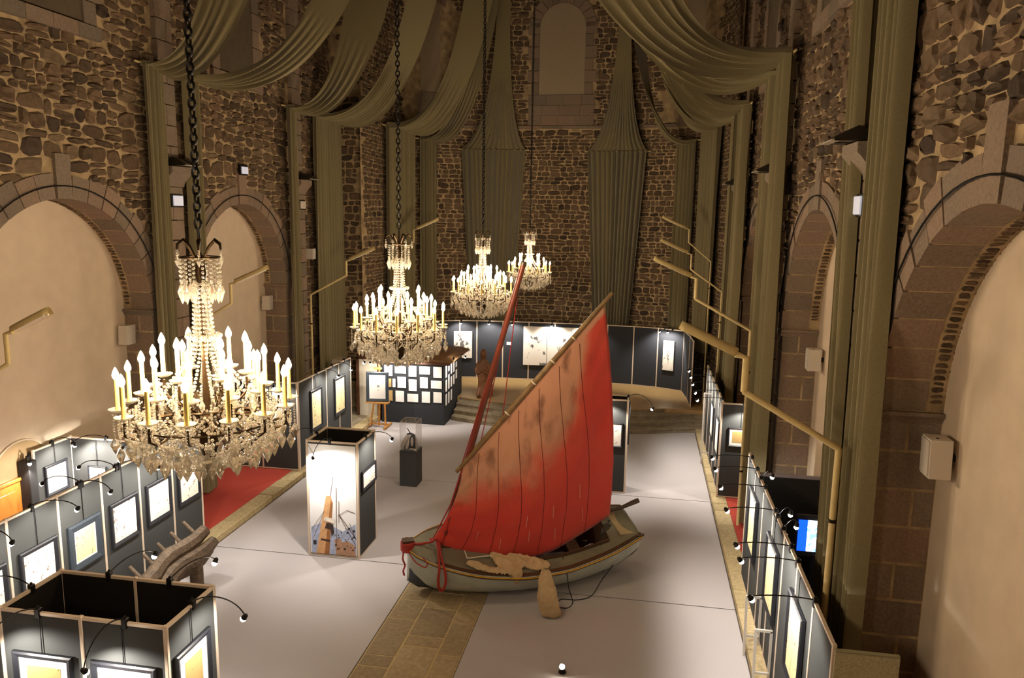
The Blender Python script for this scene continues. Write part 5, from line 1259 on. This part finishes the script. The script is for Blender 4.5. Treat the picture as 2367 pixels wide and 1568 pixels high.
def sack(name, label, cat, lev, mat):
    """open canvas sack lofted through (centre, rx, ry) levels with creases; the mouth is open"""
    n = 40; rows = []
    for k, (c, rx, ry) in enumerate(lev):
        row = []
        for i in range(n):
            a = 2*PI*i/n; w_ = 1+.05*math.sin(3*a+k*1.1)+.035*math.sin(7*a-k*1.9)+.02*math.sin(13*a+k*2.7)
            row.append(Vector(c)+Vector((rx*math.cos(a)*w_, ry*math.sin(a)*w_, .012*math.sin(5*a+k*2.2))))
        rows.append(row+[row[0]])
    mb = MB().grid(rows); o = mb.build(name, mat, None, True); bm = bmesh.new(); bm.from_mesh(o.data); bmesh.ops.remove_doubles(bm, verts=bm.verts, dist=.0005); bm.to_mesh(o.data); bm.free()
    ss_ = o.modifiers.new('smooth', 'SUBSURF'); ss_.levels = 1; ss_.render_levels = 2
    tx = bpy.data.textures.new(name+'_crumple', 'CLOUDS'); tx.noise_scale = .13; d = o.modifiers.new('crumple', 'DISPLACE'); d.texture = tx; d.strength = .045
    s2 = o.modifiers.new('cloth', 'SOLIDIFY'); s2.thickness = .008
    return tag(o, label, cat)
sack('canvas_bag', 'beige canvas sack leaning against the near side of the hull, standing on the carpet', 'bag', [
    ((-1.30, 12.08, .02), .02, .02), ((-1.30, 12.08, .015), .13, .1), ((-1.31, 12.07, .05), .17, .13), ((-1.33, 12.06, .16), .185, .14), ((-1.35, 12.05, .28), .185, .14), ((-1.37, 12.04, .4), .175, .13), ((-1.385, 12.05, .5), .165, .12),
    ((-1.40, 12.06, .6), .15, .1), ((-1.415, 12.08, .7), .125, .085), ((-1.42, 12.1, .78), .095, .06), ((-1.425, 12.12, .84), .06, .035), ((-1.42, 12.1, .8), .045, .025), ((-1.41, 12.08, .66), .05, .03)], CANV)
bbox(1.8, 2.05, -.42, .1, .56, .66, 'locker_lid', pm('pale_lid', '8f8b96', .6, namt=0))
blob('dark_tarpaulin', 'dark blue-black tarpaulin bundled in the cockpit of the boat', 'tarpaulin', [L((2.05, -.4, .52, .14), (2.4, -.45, .54, .17), (2.8, -.42, .55, .16), (3.0, -.38, .55, .1))], pm('dark_cloth', '20222b', .8, namt=.1), amp=.05)
blob('red_cloth', 'dark red cloth in the cockpit under the sail foot', 'cloth', [L((3.0, -.4, .58, .1), (3.2, -.38, .6, .12))], pm('dark_red_cloth', '4a1414', .8, namt=.1), amp=.04)
blob('grey_bag', 'grey bag with black opening in the cockpit near the stern', 'bag', [L((3.35, -.35, .6, .12), (3.5, -.3, .62, .13))], pm('grey_cloth', '6d6a70', .8, namt=.1), amp=.04)
blob('rope_heap', 'brown heap of rope and gear on the stern deck', 'rope', [L((3.75, -.22, .84, .09), (3.85, -.05, .86, .12), (3.95, .1, .87, .08)), L((3.9, -.4, .82, .05), (4.02, -.45, .81, .05))], pm('dark_gear', '3a342c', .8, nscale=20, namt=.3), amp=.06)
# black rope looping off the near side
rp_ = MB().tube(cr([BW(2.75, -.6, .78), BW(2.72, -.95, .66), Vector((-1.05, 12.55, .3)), Vector((-.98, 12.6, .02)), Vector((-1.05, 12.4, .012)), Vector((-1.22, 12.42, .012)), Vector((-1.2, 12.68, .012)), Vector((-.9, 12.72, .012)), Vector((-.66, 12.9, .03)), Vector((-.5, 13.2, .2)), BW(3.7, -.78, .6)]), .009, 6).build('black_rope', pm('black_rope_m', '1c1a19', .7, namt=0), None, True)
tag(rp_, 'thin black rope looping from the boat side down to the carpet by the sack', 'rope')
